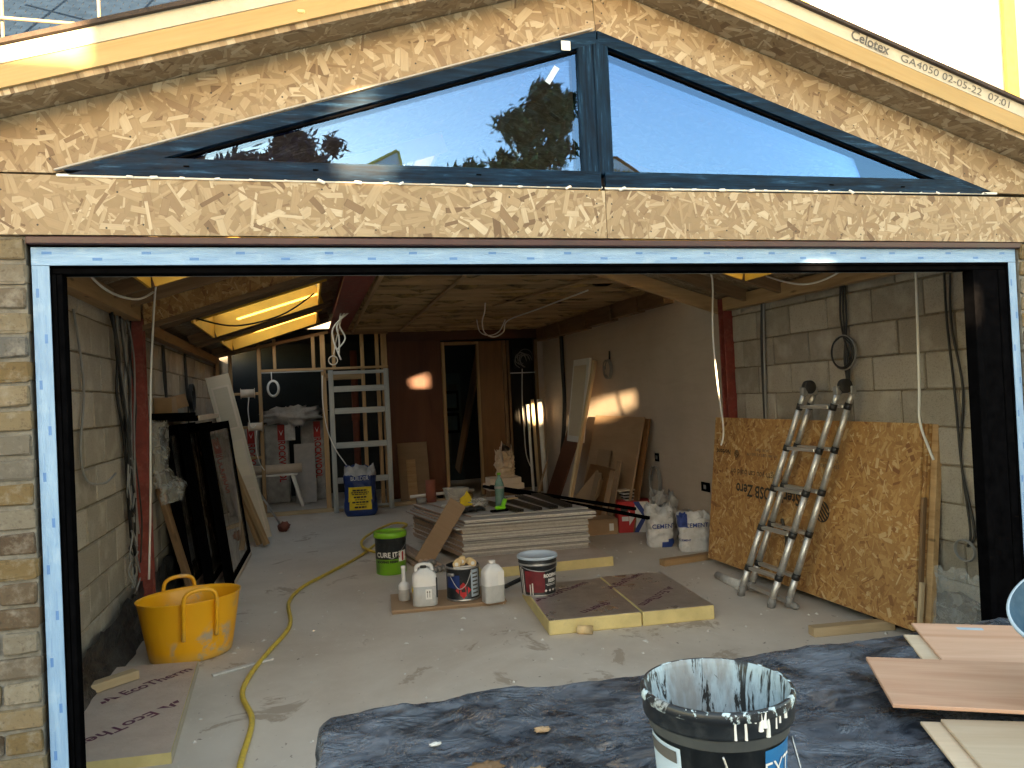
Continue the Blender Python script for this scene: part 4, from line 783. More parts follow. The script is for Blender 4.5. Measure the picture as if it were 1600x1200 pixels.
vs = [(-.10, -.07, 0), (.10, -.07, 0), (.10, .07, 0), (-.10, .07, 0), (-.12, -.085, .12), (.12, -.085, .12), (.12, .085, .12), (-.12, .085, .12)]; mesh('body', vs, [[3, 2, 1, 0], [0, 1, 5, 4], [1, 2, 6, 5], [2, 3, 7, 6], [3, 0, 4, 7]], 'clear_tub', pt, None, True); blk('lid', (-.126, -.09, .12), (.126, .09, .132), 'clear_tub', pt, .004, True); tube('handle', [(-.122, -.087, .11), (-.05, -.1, .05), (.05, -.1, .05), (.122, -.087, .11)], .003, 'wire', pt, local=True)
by = thing('brown_tube', 'short upright brown clay tube at the back left of the stack', 'pipe', onstack(.14, .93)); lathe('tube', [(.055, 0), (.057, .002), (.057, .24), (.048, .24), (.048, .02), (0, .02)], 'terracotta', by, None, 26)
tp2 = thing('tape_roll', 'grey roll of tape beside the brown tube', 'tape', onstack(.055, .93)); lathe('roll', [(.03, 0), (.055, 0), (.055, .05), (.03, .05), (.03, 0)], 'cable_grey', tp2, None, 24, closed=True)
for i, (u, v, w_, h_, m, l) in enumerate(((.10, .62, .30, .09, 'gyp_edge', 'narrow plasterboard strip lying loose on the stack'), (.24, .30, .10, .07, 'board_brown', 'small brown scrap on the stack beside the gloves'), (.62, .55, .16, .05, 'timber_pale', 'pale wood scrap between the dark channels'), (.30, .78, .22, .03, 'alu', 'thin metal strip near the clear tub on the stack'))):
    tag(slab('scrap', onstack(u, v) + Vector((0, 0, .001 if i != 2 else .032)), (1, .3 * i - .3, 0), (-(.3 * i - .3), 1, 0), w_, h_, .012, m), l, 'scrap')
# cartons with bag further back
wb = thing('white_cartons', 'two flat white cartons stacked beyond the plasterboard', 'carton', (2.37, 9.5, 0)); blk('crate', (2.17, 9.4, 0), (2.57, 9.7, .40), 'timber_old', wb); blk('carton', (2.14, 9.38, .401), (2.60, 9.72, .47), 'cream_board', wb); blk('carton', (2.17, 9.4, .471), (2.57, 9.7, .545), 'cream_board', wb)
bag('paper_bag', 'pale crumpled paper bag on the white cartons', (2.40, 9.53, .546), 0, .24, .16, .32, ['ply_pale'], [], [], None, .09, .45, 3, tuft=.05)
# brown board leaning on the stack and tubes beneath it
tag(slab('leaning_board', (.90, 7.22, .10), (.81, -.18, -.55), (.55, .06, .80), .17, .66, .022, 'board_brown'), 'flat brown board leaning against the left side of the stack', 'board')
rnd = random.Random(5)
for i in range(8):
    a = Vector((.98 + .042 * (i % 5), 6.95 + .02 * i, .028 + .05 * (i // 5))); b = a + Vector((-.16, 1.0, .0)) * rnd.uniform(.85, 1.1)
    e = thing('grey_tube', ['outermost grey tube in the bundle beside the stack', 'second grey tube of the bundle beside the stack', 'third grey tube of the bundle beside the stack', 'fourth grey tube of the bundle beside the stack', 'innermost grey tube on the floor beside the stack', 'left of the three grey tubes on top of the bundle', 'middle of the three grey tubes on top of the bundle', 'right of the three grey tubes on top of the bundle'][i], 'tube', a, group='grey tubes beside the stack'); d = (b - a).normalized()
    tube('shaft', [a, b], .024, 'gyp_paper', e, 1, 12); tube('end_cap', [a - d * .004, a + d * .05], .0255, 'cable_grey', e, 1, 12)

# ------------------------------------------------------------------ buckets and cans on the floor
def bucket(name, label, loc, rz, prof, mats, mi, handle=None, n=44):
    e = thing(name, label, 'bucket', loc, rz); lathe('body', prof, mats, e, None, n, mi=mi); return e
gt = bucket('green_tub', 'tall black tub with lime-green lid and lime-green base', (.685, 7.22, 0), 0, [(.13, .0), (.138, .005), (.139, .145), (.1395, .1452), (.144, .345), (.144, .35)], ['green_lid', 'bucket_black'], [0, 0, 1, 1, 1])
lathe('lid', [(.148, .335), (.153, .337), (.153, .372), (.146, .385), (.13, .386), (.125, .378), (0, .378)], 'green_lid', gt, None, 44)
gr_ = lambda z: .139 + .0145 * max(0, z - .005) * 1.0
text('CURE IT', .062, 'print_white', gt, None, cyl_fn(gr_, -112, .185), local=True, bold=.002, sx=.9); text('ROOFING RESIN', .028, 'print_black', gt, None, cyl_fn(gr_, -112, .122), local=True, bold=.0015)
patch('hazard_label', gr_, .12, .215, -66, -30, 'print_white', gt); 
def diamond(par, rfn, ang, z, s, mat, off=.0028):
    f = cyl_fn(rfn, ang, z, off); P = [f(0, -s), f(s, 0), f(0, s), f(-s, 0), f(0, 0)]; return mesh('hazard_diamond', P, [[0, 1, 4], [1, 2, 4], [2, 3, 4], [3, 0, 4]], mat, par, None, True)
diamond(gt, gr_, -48, .165, .045, 'print_red'); tube('wire_handle', [(.142, -.03, .30), (.12, -.10, .26), (.06, -.145, .20), (.0, -.150, .155), (-.05, -.146, .175)], .003, 'wire', gt, local=True)
rbk = bucket('resin_bucket', 'dark red and black metal bucket with a pale blue lid', (1.62, 5.58, .098), 0, [(.125, .0), (.128, .004), (.128, .01), (.127, .012), (.142, .225), (.146, .228), (.146, .24), (.143, .243), (.146, .275)], ['bucket_black', 'wire'], [1, 1, 0, 0, 1, 1, 0, 0])
lathe('lid', [(.149, .268), (.153, .27), (.153, .287), (.147, .290), (.143, .280), (.0, .278)], ['resin_lid'], rbk, None, 44)
rr_ = lambda z: .127 + .0705 * z
patch('red_print', rr_, .03, .19, -150, -85, 'dark_red', rbk); text('ROOFING', .034, 'print_white', rbk, None, cyl_fn(rr_, -62, .150), local=True, bold=.002, sx=.85); text('RESIN', .034, 'print_white', rbk, None, cyl_fn(rr_, -58, .112), local=True, bold=.002, sx=.85)
for i in range(4): diamond(rbk, rr_, -82 + 15 * i, .04, .011, 'print_white')
for z, a0, a1 in ((.085, -82, -36), (.076, -78, -40)): patch('print_line', rr_, z, z + .004, a0, a1, 'print_white', rbk, .002)
for a, z0, z1 in ((-135, .012, .09), (-127, .012, .10), (-160, .01, .2), (-168, .01, .215)): patch('resin_drip', rr_, z0, z1, a, a + 4, 'gyp_edge', rbk, .003, 3)
tube('wire_handle', [(-.15, .0, .235), (-.11, -.105, .205), (.0, -.158, .19), (.11, -.105, .205), (.15, 0, .235)], .0035, 'wire', rbk, local=True)
# tray board with containers
tray = thing('carry_board', 'two thin brown boards on the floor under the white cans', 'board', (.97, 5.98, 0)); slab('upper_board', (.535, 5.79, .0165), (.996, -.085, 0), (.06, 1, 0), .87, .50, .014, 'board_brown', tray); slab('lower_board', (.54, 5.80, .0), (.996, -.085, 0), (.06, 1, 0), .86, .49, .014, 'board_brown', tray)
ZT = .0325
tin = bucket('resin_tin', 'black tin with a red flame diamond and paint rollers on its lid', (1.11, 5.93, ZT), 0, [(.128, .0), (.131, .003), (.131, .012), (.128, .015), (.128, .24), (.134, .244), (.134, .256), (.128, .26), (.122, .25), (.0, .25)], ['bucket_black', 'wire'], [1, 1, 1, 0, 0, 1, 1, 0, 0])
tr_ = lambda z: .128
patch('data_label', tr_, .03, .235, -72, -35, 'label_pale', tin); 
for i in range(6): patch('print_line', tr_, .05 + .03 * i, .062 + .03 * i, -66, -66 + 24, 'print_grey', tin, .003, 5)
diamond(tin, tr_, -100, .085, .062, 'print_red', .0035); f_ = cyl_fn(tr_, -100, .085, .006); mesh('flame', [f_(-.014, -.012), f_(.014, -.012), f_(.016, .006), f_(.004, .03), f_(-.004, .008), f_(-.016, .012)], [[0, 1, 2, 3, 4, 5]], 'print_black', tin, None, True)
patch('blue_band', tr_, .10, .20, -165, -112, 'bag_blue', tin); tube('wire_handle', [(-.11, -.07, .19), (-.06, -.118, .10), (.0, -.132, .13), (.05, -.122, .24)], .0032, 'wire', tin, local=True)
tube('wire_handle', [(-.09, -.1, .205), (-.125, -.05, .2)], .012, 'wire', tin, 1, local=True)
for i, (dx, dy, dz, a, l) in enumerate(((-.04, -.03, .03, 70, 'left paint roller sleeve on the black tin'), (.06, -.04, .03, 95, 'right paint roller sleeve on the black tin'), (.01, .05, .03, 80, 'rear paint roller sleeve on the black tin'))):
    e = thing('roller_sleeve', l, 'roller', (1.11 + dx, 5.93 + dy, ZT + .251), a - 90, 'roller sleeves on the tin'); m = frame((0, -.055, .029), (1, 0, 0), (0, 0, 1))
    lathe('fleece', [(.014, .0), (.026, .002), (.029, .008), (.029, -.10), (.026, -.108), (.014, -.11)], 'sleeve', e, m, 20, closed=True, wob=.02); lathe('core', [(.013, .003), (.0145, .003), (.0145, -.112), (.013, -.112)], 'print_white', e, m, 14, closed=True)
tag(bar('stir_stick', (1.02, 5.82, ZT + .262), (1.16, 5.83, ZT + .262), .025, .006, 'white_plastic'), 'short white stirring stick across the tin rim', 'stick')
def jerry(name, label, loc, rz, w_, d_, h_, fill, cap_mat, lab=None, body='jerry'):
    e = thing(name, label, 'can', loc, rz); NU = 40; vs = []; fs = []; mi = []; Z = [0, .01, .03, .25, .5, fill, fill + .004, .66, .74, .80, .86, .90, .93]; W = [.88, .97, 1, 1, 1, 1, 1, 1, .98, .86, .66, .44, .34]
    for z, s in sorted(zip(Z, W)):
        for k in range(NU):
            th = 2 * math.pi * k / NU; c, q = math.cos(th), math.sin(th); nn = 4.0; x = w_ / 2 * s * abs(c) ** (2 / nn) * (1 if c > 0 else -1); y = d_ / 2 * (s if s > .9 else s ** .8) * abs(q) ** (2 / nn) * (1 if q > 0 else -1); vs.append((x, y, z * h_))
    Z.sort()
    for j in range(len(Z) - 1):
        for k in range(NU): fs.append([j * NU + k, j * NU + (k + 1) % NU, (j + 1) * NU + (k + 1) % NU, (j + 1) * NU + k]); mi.append(1 if Z[j] < fill else 0)
    fs += [list(range(NU))[::-1], [(len(Z) - 1) * NU + k for k in range(NU)]]; mi += [1, 0]; mesh('body', vs, fs, [body, 'liquid'], e, None, True, True, mi)
    return e
j1 = jerry('plastic_can', 'white plastic can with an up-arrows label at the front of the board', (.80, 5.86, ZT), -8, .19, .15, .30, .50, 'cable_black')
tube('carry_handle', [(-.06, 0, .255), (-.055, 0, .292), (.0, 0, .305), (.05, 0, .292), (.06, 0, .255)], .016, 'jerry', j1, local=True, n=10); blk('black_cap', (-.03, -.03, .278), (.018, .02, .30), 'cable_black', j1, .006, True)
blk('arrow_label', (.005, -.0772, .055), (.052, -.0757, .13), 'print_white', j1, 0, True)
for x in (.018, .036): tube('arrow', [(x, -.0785, .07), (x, -.0785, .115)], .0018, 'print_black', j1, 1, 5, local=True); mesh('arrow_head', [(x - .006, -.079, .107), (x + .006, -.079, .107), (x, -.079, .12)], [[0, 1, 2]], 'print_black', j1, None, True)
blk('black_label', (.085, -.06, .06), (.0965, .03, .21), 'cable_black', j1, .001, True); mesh('orange_diamond', [(-.095, -.045, .10), (-.085, -.072, .13), (-.095, -.045, .16), (-.0975, -.02, .13)], [[0, 1, 2, 3]], 'print_yellow', j1, None, True)
j2 = jerry('plastic_can', 'milky plastic can half full at the right end of the board', (1.30, 5.72, ZT), 10, .165, .12, .31, .42, 'white_plastic'); lathe('cap', [(.026, .287), (.026, .312), (0, .312)], 'white_plastic', j2, None, 18); blk('raised_label', (.02, -.0615, .13), (.07, -.0602, .235), 'print_white', j2, .001, True); tube('carry_handle', [(.02, 0, .27), (.05, 0, .262), (.068, 0, .22), (.07, 0, .19)], .012, 'jerry', j2, local=True)
bq = thing('squeeze_bottle', 'small clear dispenser bottle with a tall neck at the left end of the board', 'bottle', (.665, 6.06, ZT)); lathe('bottle', [(.0, .0), (.042, .0), (.045, .006), (.045, .085), (.0452, .086), (.045, .115), (.03, .135), (.02, .14), (.016, .145), (.016, .24), (.018, .245), (.018, .265), (0, .265)], ['liquid', 'jerry'], bq, None, 24, mi=[0, 0, 0, 0, 1, 1, 1, 1, 1, 1, 1, 1])
# foil faced boards on the floor
def text_on_board(par, p0, p1, s, flip=False, z=.0, body='EcoTherm', mat='print_purple', logo=True):
    """lettering laid on a level face from p0 towards p1"""
    a, b = Vector((*p0, z)), Vector((*p1, z)); d = (b - a).normalized(); u = Vector((-d.y, d.x, 0)); L = (b - a).length
    text(body, s, mat, par, frame(a + d * L * .60, d, u), bold=s * .02, sx=L * .78 / (len(body) * s * .55))
    if logo:
        for k, pts in enumerate((((-.0, -.3), (.06, -.3), (.075, -.05), (.03, .05)), ((.075, -.3), (.10, .3), (.13, .3), (.13, -.1)), ((.14, .3), (.20, -.1), (.24, -.3), (.16, -.3)))):
            P = [a + d * x * L * .8 + u * y * s for x, y in pts]; mesh('logo_mark', [p + Vector((0, 0, .0002 * k)) for p in P], [[0, 1, 2, 3]], mat, par)
f1 = thing('foil_insulation_board', 'left of two shiny foil insulation boards lying in the middle of the floor', 'insulation board', (1.77, 5.3, 0)); dU = (.995, -.096, 0); dV = (-.02, 1, 0)
slab('foam_core', (1.468, 4.86, 0), dU, dV, .64, 1.0, .096, 'foam', f1, .006); slab('foil_face', (1.474, 4.862, .0965), dU, dV, .63, .99, .0014, 'foil', f1, 0)
f2 = thing('foil_insulation_board', 'right of two shiny foil insulation boards, nearer the ladder', 'insulation board', (2.37, 5.3, 0))
slab('foam_core', (2.112, 4.797, 0), dU, dV, .51, 1.04, .096, 'foam', f2, .006); slab('foil_face', (2.118, 4.799, .0965), dU, dV, .50, 1.03, .0014, 'foil', f2, 0)
text_on_board(f2, (2.58, 5.30), (2.16, 4.93), .10, z=.0985); text_on_board(f1, (1.52, 5.36), (2.06, 5.72), .10, z=.0985); text_on_board(f2, (2.13, 5.46), (2.56, 5.80), .095, z=.0985); text_on_board(f1, (2.08, 5.16), (1.72, 4.93), .10, z=.0985, body='therm', logo=False)
rs = thing('roller_sleeve', 'lone paint roller sleeve on the floor in front of the foil boards', 'roller', (1.70, 4.80, 0), 62); m = frame((0, -.04, .028), (1, 0, 0), (0, 0, 1)); lathe('fleece', [(.012, .0), (.026, .002), (.028, .008), (.028, -.085), (.025, -.092), (.012, -.093)], 'sleeve', rs, m, 20, closed=True, wob=.02); lathe('core', [(.011, .003), (.0125, .003), (.0125, -.095), (.011, -.095)], 'print_white', rs, m, 14, closed=True)
tag(bar('black_bar', (1.46, 6.03, .05), (1.66, 6.06, .11), .05, .02, 'cable_black'), 'short black bar lying behind the resin bucket', 'bar')
tag(lathe('black_disc', [(.0, .0), (.06, 0), (.062, .008), (.05, .022), (0, .024)], 'cable_black', None, Matrix.Translation((1.98, 6.70, .0865)), 20, 1, .7, local=False), 'flat black disc on the foil board before the stack', 'disc')
eb = thing('foil_insulation_board', 'dull foil insulation board with purple lettering beside the left door jamb', 'insulation board', (-.98, 4.4, 0)); pts = [(-1.27, 3.86), (-.665, 3.80), (-.72, 5.10), (-1.27, 5.20)]
poly('foam_core', pts, (0, 0, 0), (1, 0, 0), (0, 1, 0), .05, 'foam', eb); poly('foil_face', [(-1.268, 3.862), (-.668, 3.803), (-.723, 5.096), (-1.268, 5.196)], (0, 0, .0504), (1, 0, 0), (0, 1, 0), .0014, 'foil_matt', eb); slab('white_edge_tape', (-.664, 3.80, .002), (-.042, 1, 0), (0, 0, 1), 1.3, .05, .003, 'foam_face', eb, 0)
text_on_board(eb, (-1.15, 4.58), (-.735, 4.98), .11, z=.0524); text_on_board(eb, (-.715, 4.44), (-1.19, 3.96), .11, z=.0524)
tag(bar('timber_offcut', (-1.27, 4.72, .08), (-1.03, 4.92, .08), .07, .05, 'timber_pale'), 'short pine offcut lying on the dull foil board at the left', 'timber')

# yellow tub
tb = thing('yellow_tub', 'big oval yellow flexible tub with two loop handles, scuffed with plaster', 'tub', (-.80, 5.42, 0), 22)
lathe('tub', [(.0, .0), (.235, .0), (.25, .01), (.257, .03), (.29, .22), (.315, .37), (.325, .385), (.327, .392), (.318, .392), (.308, .37), (.283, .22), (.248, .03), (.0, .022)], 'tub_yellow', tb, None, 60, 1.0, .78)
for s in (-1, 1):
    y = s * .255; P = [(-.10, y * .86, .16), (-.10, y * .955, .30), (-.098, y * 1.0, .41), (-.07, y * 1.0, .455), (.0, y * 1.0, .468), (.07, y * 1.0, .455), (.098, y * 1.0, .41), (.10, y * .955, .30), (.10, y * .86, .16)]
    tube('handle', [Vector(p) + Vector((0, s * .006, 0)) for p in P], .013, 'tub_yellow', tb, 6, 10, local=True)
tag(bar('white_strip', (-.62, 4.93, .008), (-.28, 5.10, .008), .035, .014, 'gyp_edge'), 'thin white painted strip on the floor in front of the yellow tub', 'strip')
hs = [(-.36, 3.45), (-.355, 3.70), (-.34, 4.13), (-.415, 4.50), (-.40, 4.80), (-.32, 5.20), (-.22, 5.60), (-.19, 5.90), (-.215, 6.45), (-.12, 6.92), (.12, 7.40), (.45, 8.05), (.75, 8.75), (1.0, 9.25), (1.12, 9.6), (.95, 9.75), (.62, 9.1), (.50, 8.6), (.55, 8.15), (.80, 7.9), (1.0, 8.0)]
tag(tube('hose', [(x, y, .016 + (.03 if 11 < i < 19 else 0)) for i, (x, y) in enumerate(hs)], .0145, 'hose', None, 8, 10), 'long yellow hose snaking across the floor to the stack', 'hose')

# ------------------------------------------------------------------ leaning glazed door leaves and clutter at the left
for i, x in enumerate((-.70, -.87, -1.04)):
    e = thing('glazed_door_leaf', ['front black framed glazed door leaf leaning at the left, dusty glass', 'middle black framed glazed door leaf of the leaning three', 'rear black framed glazed door leaf, nearest the block wall'][i], 'door leaf', (x, 8.1, 0), group='door leaves leaning on the left wall')
    o = Vector((x, 7.30 + .02 * i, .012)); ux = Vector((0.03, 1, 0)).normalized(); uy = Vector((-.118, 0, .993)); n = ux.cross(uy); Wd, Ht, T = 1.46, 1.46, .078
    fr = lambda nm, a, b, w_, h_: slab(nm, o + ux * a + uy * b - n * T, ux, uy, w_, h_, T, 'frame_black', e, .004)
    fr('stile', 0, 0, .075, Ht); fr('stile', Wd - .075, 0, .075, Ht); fr('bottom_rail', .0755, 0, Wd - .151, .075); fr('top_rail', .0755, Ht - .075, Wd - .151, .075)
    slab('pane', o + ux * .0755 + uy * .0755 - n * .034, ux, uy, Wd - .151, Ht - .151, .02, 'glass_leaf', e, 0)
    slab('sill_strip', o + ux * .02 + uy * .004 + n * .001, ux, uy, Wd - .04, .03, .006, 'cream_board', e, 0)
sh_ = thing('black_tray', 'long black tray lying across the tops of the leaning door leaves', 'tray', (-1.08, 7.6, 1.47)); slab('tray', (-1.275, 6.95, 1.535), (0, 1, 0), (1, 0, -.02), 1.7, .36, .03, 'frame_black', sh_); slab('edge', (-1.275, 6.93, 1.52), (1, 0, -.02), (0, 0, 1), .36, .06, .018, 'frame_black', sh_); slab('tarnished_rim', (-.905, 7.0, 1.50), (0, 1, 0), (0, 0, 1), 1.5, .045, .01, 'cream_board', sh_)
bx = thing('cardboard_carton', 'crushed dark cardboard carton on the black tray by the left wall', 'carton', (-1.2, 7.4, 1.57)); slab('side', (-1.26, 7.15, 1.545), (.2, 1, 0), (-.1, 0, 1), .5, .17, .006, 'cardboard', bx); slab('flap', (-1.20, 7.65, 1.60), (.9, .3, .2), (-.2, .3, .9), .14, .13, .005, 'cardboard', bx); slab('front', (-1.27, 7.14, 1.545), (1, .05, 0), (0, 0, 1), .14, .16, .006, 'cardboard', bx)
pg = sheet('polythene_bag', (-1.20, 6.88, .82), (.30, -.02, .06), (.16, 0, 1), .17, .70, 14, 26, lambda u, v: (.05 * math.sin(v * 9) * (u - .4) + .05 * fbm(v * 4, 1), 0, .05 * fbm(u * 5, v * 6) + .05 * math.sin(u * 6.28)), 'polythene'); tag(pg, 'crinkled clear polythene hanging down from the black tray', 'plastic sheet')
tag(bar('timber_prop', (-1.24, 7.05, .95), (-1.0, 6.98, .03), .07, .045, 'timber_old'), 'short rough timber prop leaning in front of the door leaves', 'timber')
wd_ = thing('panel_door', 'pale panelled door leaning lengthwise beyond the glazed leaves', 'door', (-.75, 9.5, 0)); o = Vector((-.73, 9.52, .01)); ux = Vector((.975, .05, .205)).normalized(); uy = Vector((-.205, .0, .975)).normalized(); slab('leaf', o, ux, uy, .26, 1.98, .035, 'cream_door', wd_)
nn_ = ux.cross(Vector(uy)).normalized()
for a, b, h in ((.03, .1, .52), (.03, .75, .45), (.03, 1.33, .52)): slab('sunk_panel_moulding', o + ux * a + uy * b + nn_ * .0352, ux, uy, .20, h, .004, 'cream_board', wd_); slab('sunk_panel', o + ux * (a + .02) + uy * (b + .02) + nn_ * .0394, ux, uy, .16, h - .04, .002, 'cream_door', wd_)
for i, (a, b, l) in enumerate((((-.52, 9.2, .02), (-.88, 9.35, 1.0), 'thicker rough timber leaning in front of the panelled door'), ((-.60, 9.25, .02), (-.93, 9.45, .92), 'thinner timber leaning beside the rough one'))): tag(bar('rough_timber', a, b, .07 - .02 * i, .05, 'timber'), l, 'timber', 'timbers leaning on the panelled door')
bm_ = thing('broom', 'white handled mop leaning from the floor by the stud wall', 'mop', (-.37, 10.2, 0)); tube('handle', [(-.39, 10.22, .06), (-.86, 9.75, 1.02)], .013, 'alu', bm_, 1, 10); tube('grip', [(-.84, 9.77, .98), (-.90, 9.71, 1.10)], .022, 'cable_black', bm_, 1, 10); blob('mop_head', bm_, (.01, -.02, .06), (.075, .07, .062), 'terracotta', .3, 2)

# ------------------------------------------------------------------ strand boards and ladder at the right
ux = Vector((.03, -1, 0)).normalized(); uy = Vector((.118, 0, .993)).normalized(); nr = ux.cross(uy).normalized(); o = Vector((3.40, 6.20, .062))
ob = slab('osb_sheet', o, ux, uy, 2.33, 1.25, .018, 'osb_gold'); tag(ob, 'big golden strand board sheet printed upside down, behind the ladder', 'board')
for i, (w_, h_) in enumerate(((2.35, 1.245), (2.34, 1.25))): tag(slab('osb_sheet', o - nr * (.0195 + .019 * i) - ux * .01 * i, ux, uy, w_ + .02 * i, h_, .018, 'osb_gold'), ['second strand board sheet, directly behind the printed one', 'rearmost strand board sheet of the leaning three'][i], 'board', 'strand board sheets leaning on the right')
tag(slab('edge_board', o - nr * .085 + ux * 2.02, ux, uy, .37, 1.25, .042, 'timber'), 'brown timber leaning behind the near end of the strand boards', 'timber')
tag(bar('edge_batten', Vector((3.475, 3.855, .06)), Vector((3.56, 3.85, .86)), .03, .022, 'timber_old'), 'split batten against the near edge of the strand boards', 'batten')
tag(bar('edge_batten', Vector((3.462, 3.838, .06)), Vector((3.50, 3.835, .36)), .03, .02, 'timber_pale'), 'short pale batten at the bottom near corner of the strand boards', 'batten')
Pn = lambda a, b: o + ux * a + uy * b + nr * .0192
text('SterlingOSB Zero', .135, 'print_black', ob, frame(Pn(.80, .66), -ux, -uy), bold=.003, sx=.86); text('strength you can build on', .075, 'print_black', ob, frame(Pn(.66, .795), -ux, -uy), sx=.95)
text('STRUCTURAL 2', .035, 'print_grey', ob, frame(Pn(1.50, .93), -ux, -uy)); text('THICKNESS 18', .035, 'print_grey', ob, frame(Pn(1.50, .97), -ux, -uy)); text('EN 13986  OSB/3  CE  0502-CPR', .03, 'print_grey', ob, frame(Pn(.72, .955), -ux, -uy)); text('EN 300  OSB/3', .03, 'print_grey', ob, frame(Pn(.72, .995), -ux, -uy)); text('Norbord', .06, 'print_black', ob, frame(Pn(.16, .955), -ux, -uy), bold=.001)
for (a, b, r) in ((1.47, .60, .075), (.36, .945, .032)):
    vs = [Pn(a + r * math.cos(t) , b + r * math.sin(t)) for t in [k * 6.283 / 24 for k in range(24)]]; mesh('round_logo', [v - vs[0] for v in vs], [list(range(24))], 'print_black', ob, Matrix.Translation(vs[0]))
    for k in range(-2, 3):
        q = math.sqrt(max(0, 1 - (k * .36) ** 2)) * r * .85; c_ = Pn(a, b) + (ux * .7 + uy * .7) * k * r * .34 + nr * .001; d_ = (ux * .7 - uy * .7); bar('logo_stripe', c_ - d_ * q, c_ + d_ * q, .010 * r / .075, .0006, 'osb_gold', ob, nr, 0)
tag(bar('floor_timber', (2.98, 4.20, .03), (3.52, 4.13, .03), .075, .058, 'timber_pale'), 'pale timber bearer under the near end of the strand boards', 'timber'); tag(bar('floor_timber', (3.0, 6.34, .028), (3.64, 6.42, .028), .085, .055, 'timber'), 'timber bearer under the far end of the strand boards', 'timber')
tag(tube('tapered_pipe', [(3.20, 5.72, .03), (3.18, 5.30, .03)], .035, 'gyp_edge', None, 4, 14, rfn=lambda t: .03 + .012 * t), 'grey-white pipe lying on the floor behind the ladder feet', 'pipe')
la = thing('telescopic_ladder', 'aluminium telescopic ladder folded double, leaning on the strand boards', 'ladder', (3.2, 4.95, 0))
FE = [(Vector((3.09, 5.19, .03)), Vector((3.41, 4.75, 1.50))), (Vector((3.20, 5.23, .05)), Vector((3.50, 4.76, 1.50))), (Vector((3.11, 4.83, .03)), Vector((3.41, 4.39, 1.50))), (Vector((3.21, 4.77, .04)), Vector((3.50, 4.36, 1.50)))]
FR_ = [.0, .13, .34, .54, .74, .94, 1.0]
for i, (a, b) in enumerate(FE):
    st = bpy.data.objects.new('stile', None); st.matrix_basis = Matrix.Translation(a); link(st, la)
    for k in range(6): tube('tube_section', [a.lerp(b, FR_[k]), a.lerp(b, FR_[k + 1])], .0245 - .001 * k, 'alu', st, 1, 16)
    for k in range(1, 6): tube('collar', [a.lerp(b, FR_[k] - .014), a.lerp(b, FR_[k] + .014)], .0285 - .001 * k, 'cable_black', st, 1, 16)
    tube('foot', [a + Vector((0, 0, -.028)), a.lerp(b, .03)], .027, 'cable_grey', st, 1, 14)
for p in (0, 1):
    a0, a1 = FE[p][0], FE[p][1]; b0, b1 = FE[p + 2][0], FE[p + 2][1]
    for k in range(1, 6): q0, q1 = a0.lerp(a1, FR_[k]), b0.lerp(b1, FR_[k]); d = (q1 - q0).normalized(); bar('rung', q0 + d * .03, q1 - d * .03, .045, .022, 'alu', la)
for i in (0, 2):
    c = (FE[i][1] + FE[i + 1][1]) / 2 + Vector((0, -.005, .05)); lathe('hinge', [(.0, -.024), (.042, -.024), (.047, -.018), (.047, .018), (.042, .024), (0, .024)], 'dark', la, frame(c, (1, 0, .2), (0, 0, 1)), 22, local=False)
    for q in (i, i + 1): blk('hinge_leg', FE[q][1] + Vector((-.022, -.022, -.01)), FE[q][1] + Vector((.022, .022, .05)), 'cable_grey', la, .006)
bar('base_bar', FE[1][0] + Vector((0, 0, .01)), FE[3][0] + Vector((0, 0, .01)), .04, .03, 'alu', la); tube('strap', [(3.30, 4.93, .60), (3.31, 4.90, .42), (3.28, 4.95, .25), (3.27, 4.97, .14)], .012, 'cable_black', la)
for i in (3,): blob('wide_foot', la, (.03, -.22, .025), (.024, .05, .024), 'cable_grey', .2, 2)

# damp-proof membrane turned up at the foot of both block walls
def skirt(label, x, y0, y1, h, s, mat='dpm_black', seed=0):
    o = sheet('membrane', (x, y0, .006), (0, 1, 0), (0, 0, 1), y1 - y0, h, 60, 12, lambda u, v: (0, .09 * fbm(u * 5 + seed, 3) * v, s * ((1 - v) ** 2 * .07 + .04 * abs(fbm(u * 9 + seed, v * 3)) + .012)), mat); return tag(o, label, 'membrane')
skirt('black polythene membrane turned up along the foot of the left block wall', -1.262, 3.4, 7.6, .30, 1); skirt('black polythene membrane turned up at the foot of the right block wall', 3.645, 2.95, 4.6, .30, -1, seed=4); skirt('clear crumpled polythene lying over the membrane by the right jamb', 3.60, 3.0, 3.9, .44, -1, 'polythene', 9)

# ------------------------------------------------------------------ cables
def cable(label, pts, r=.006, mat='cable_black', name='cable', group=None, n=7): return tag(tube(name, pts, r, mat, None, 7, n), label, 'cable', group)
cable('white cable hanging from the rafters in front of the left block wall', [(-1.0, 5.88, 2.50), (-1.02, 5.9, 2.38), (-1.06, 5.9, 1.9), (-1.08, 5.9, 1.5), (-1.10, 5.9, .95), (-1.13, 5.9, .42)], .0075, 'cable_white')
cable('white cable looping under the wall plate at the top left corner', [(-1.15, 4.6, 2.44), (-1.16, 4.9, 2.37), (-1.12, 5.2, 2.33), (-1.05, 5.5, 2.34), (-1.0, 5.75, 2.42)], .008, 'cable_white')
cable('white cable hanging by the red column to the far end of the strand boards', [(3.15, 5.6, 2.55), (3.22, 5.6, 2.46), (3.20, 5.6, 2.02), (3.22, 5.6, 1.6), (3.25, 5.6, 1.3), (3.26, 5.62, 1.18), (3.24, 5.63, 1.10)], .0075, 'cable_white')
cable('white cable hanging at the right in front of the block wall', [(3.30, 3.54, 2.45), (3.30, 3.54, 2.17), (3.30, 3.56, 1.55), (3.31, 3.58, 1.34), (3.35, 3.575, 1.20), (3.37, 3.56, 1.12)], .0075, 'cable_white')
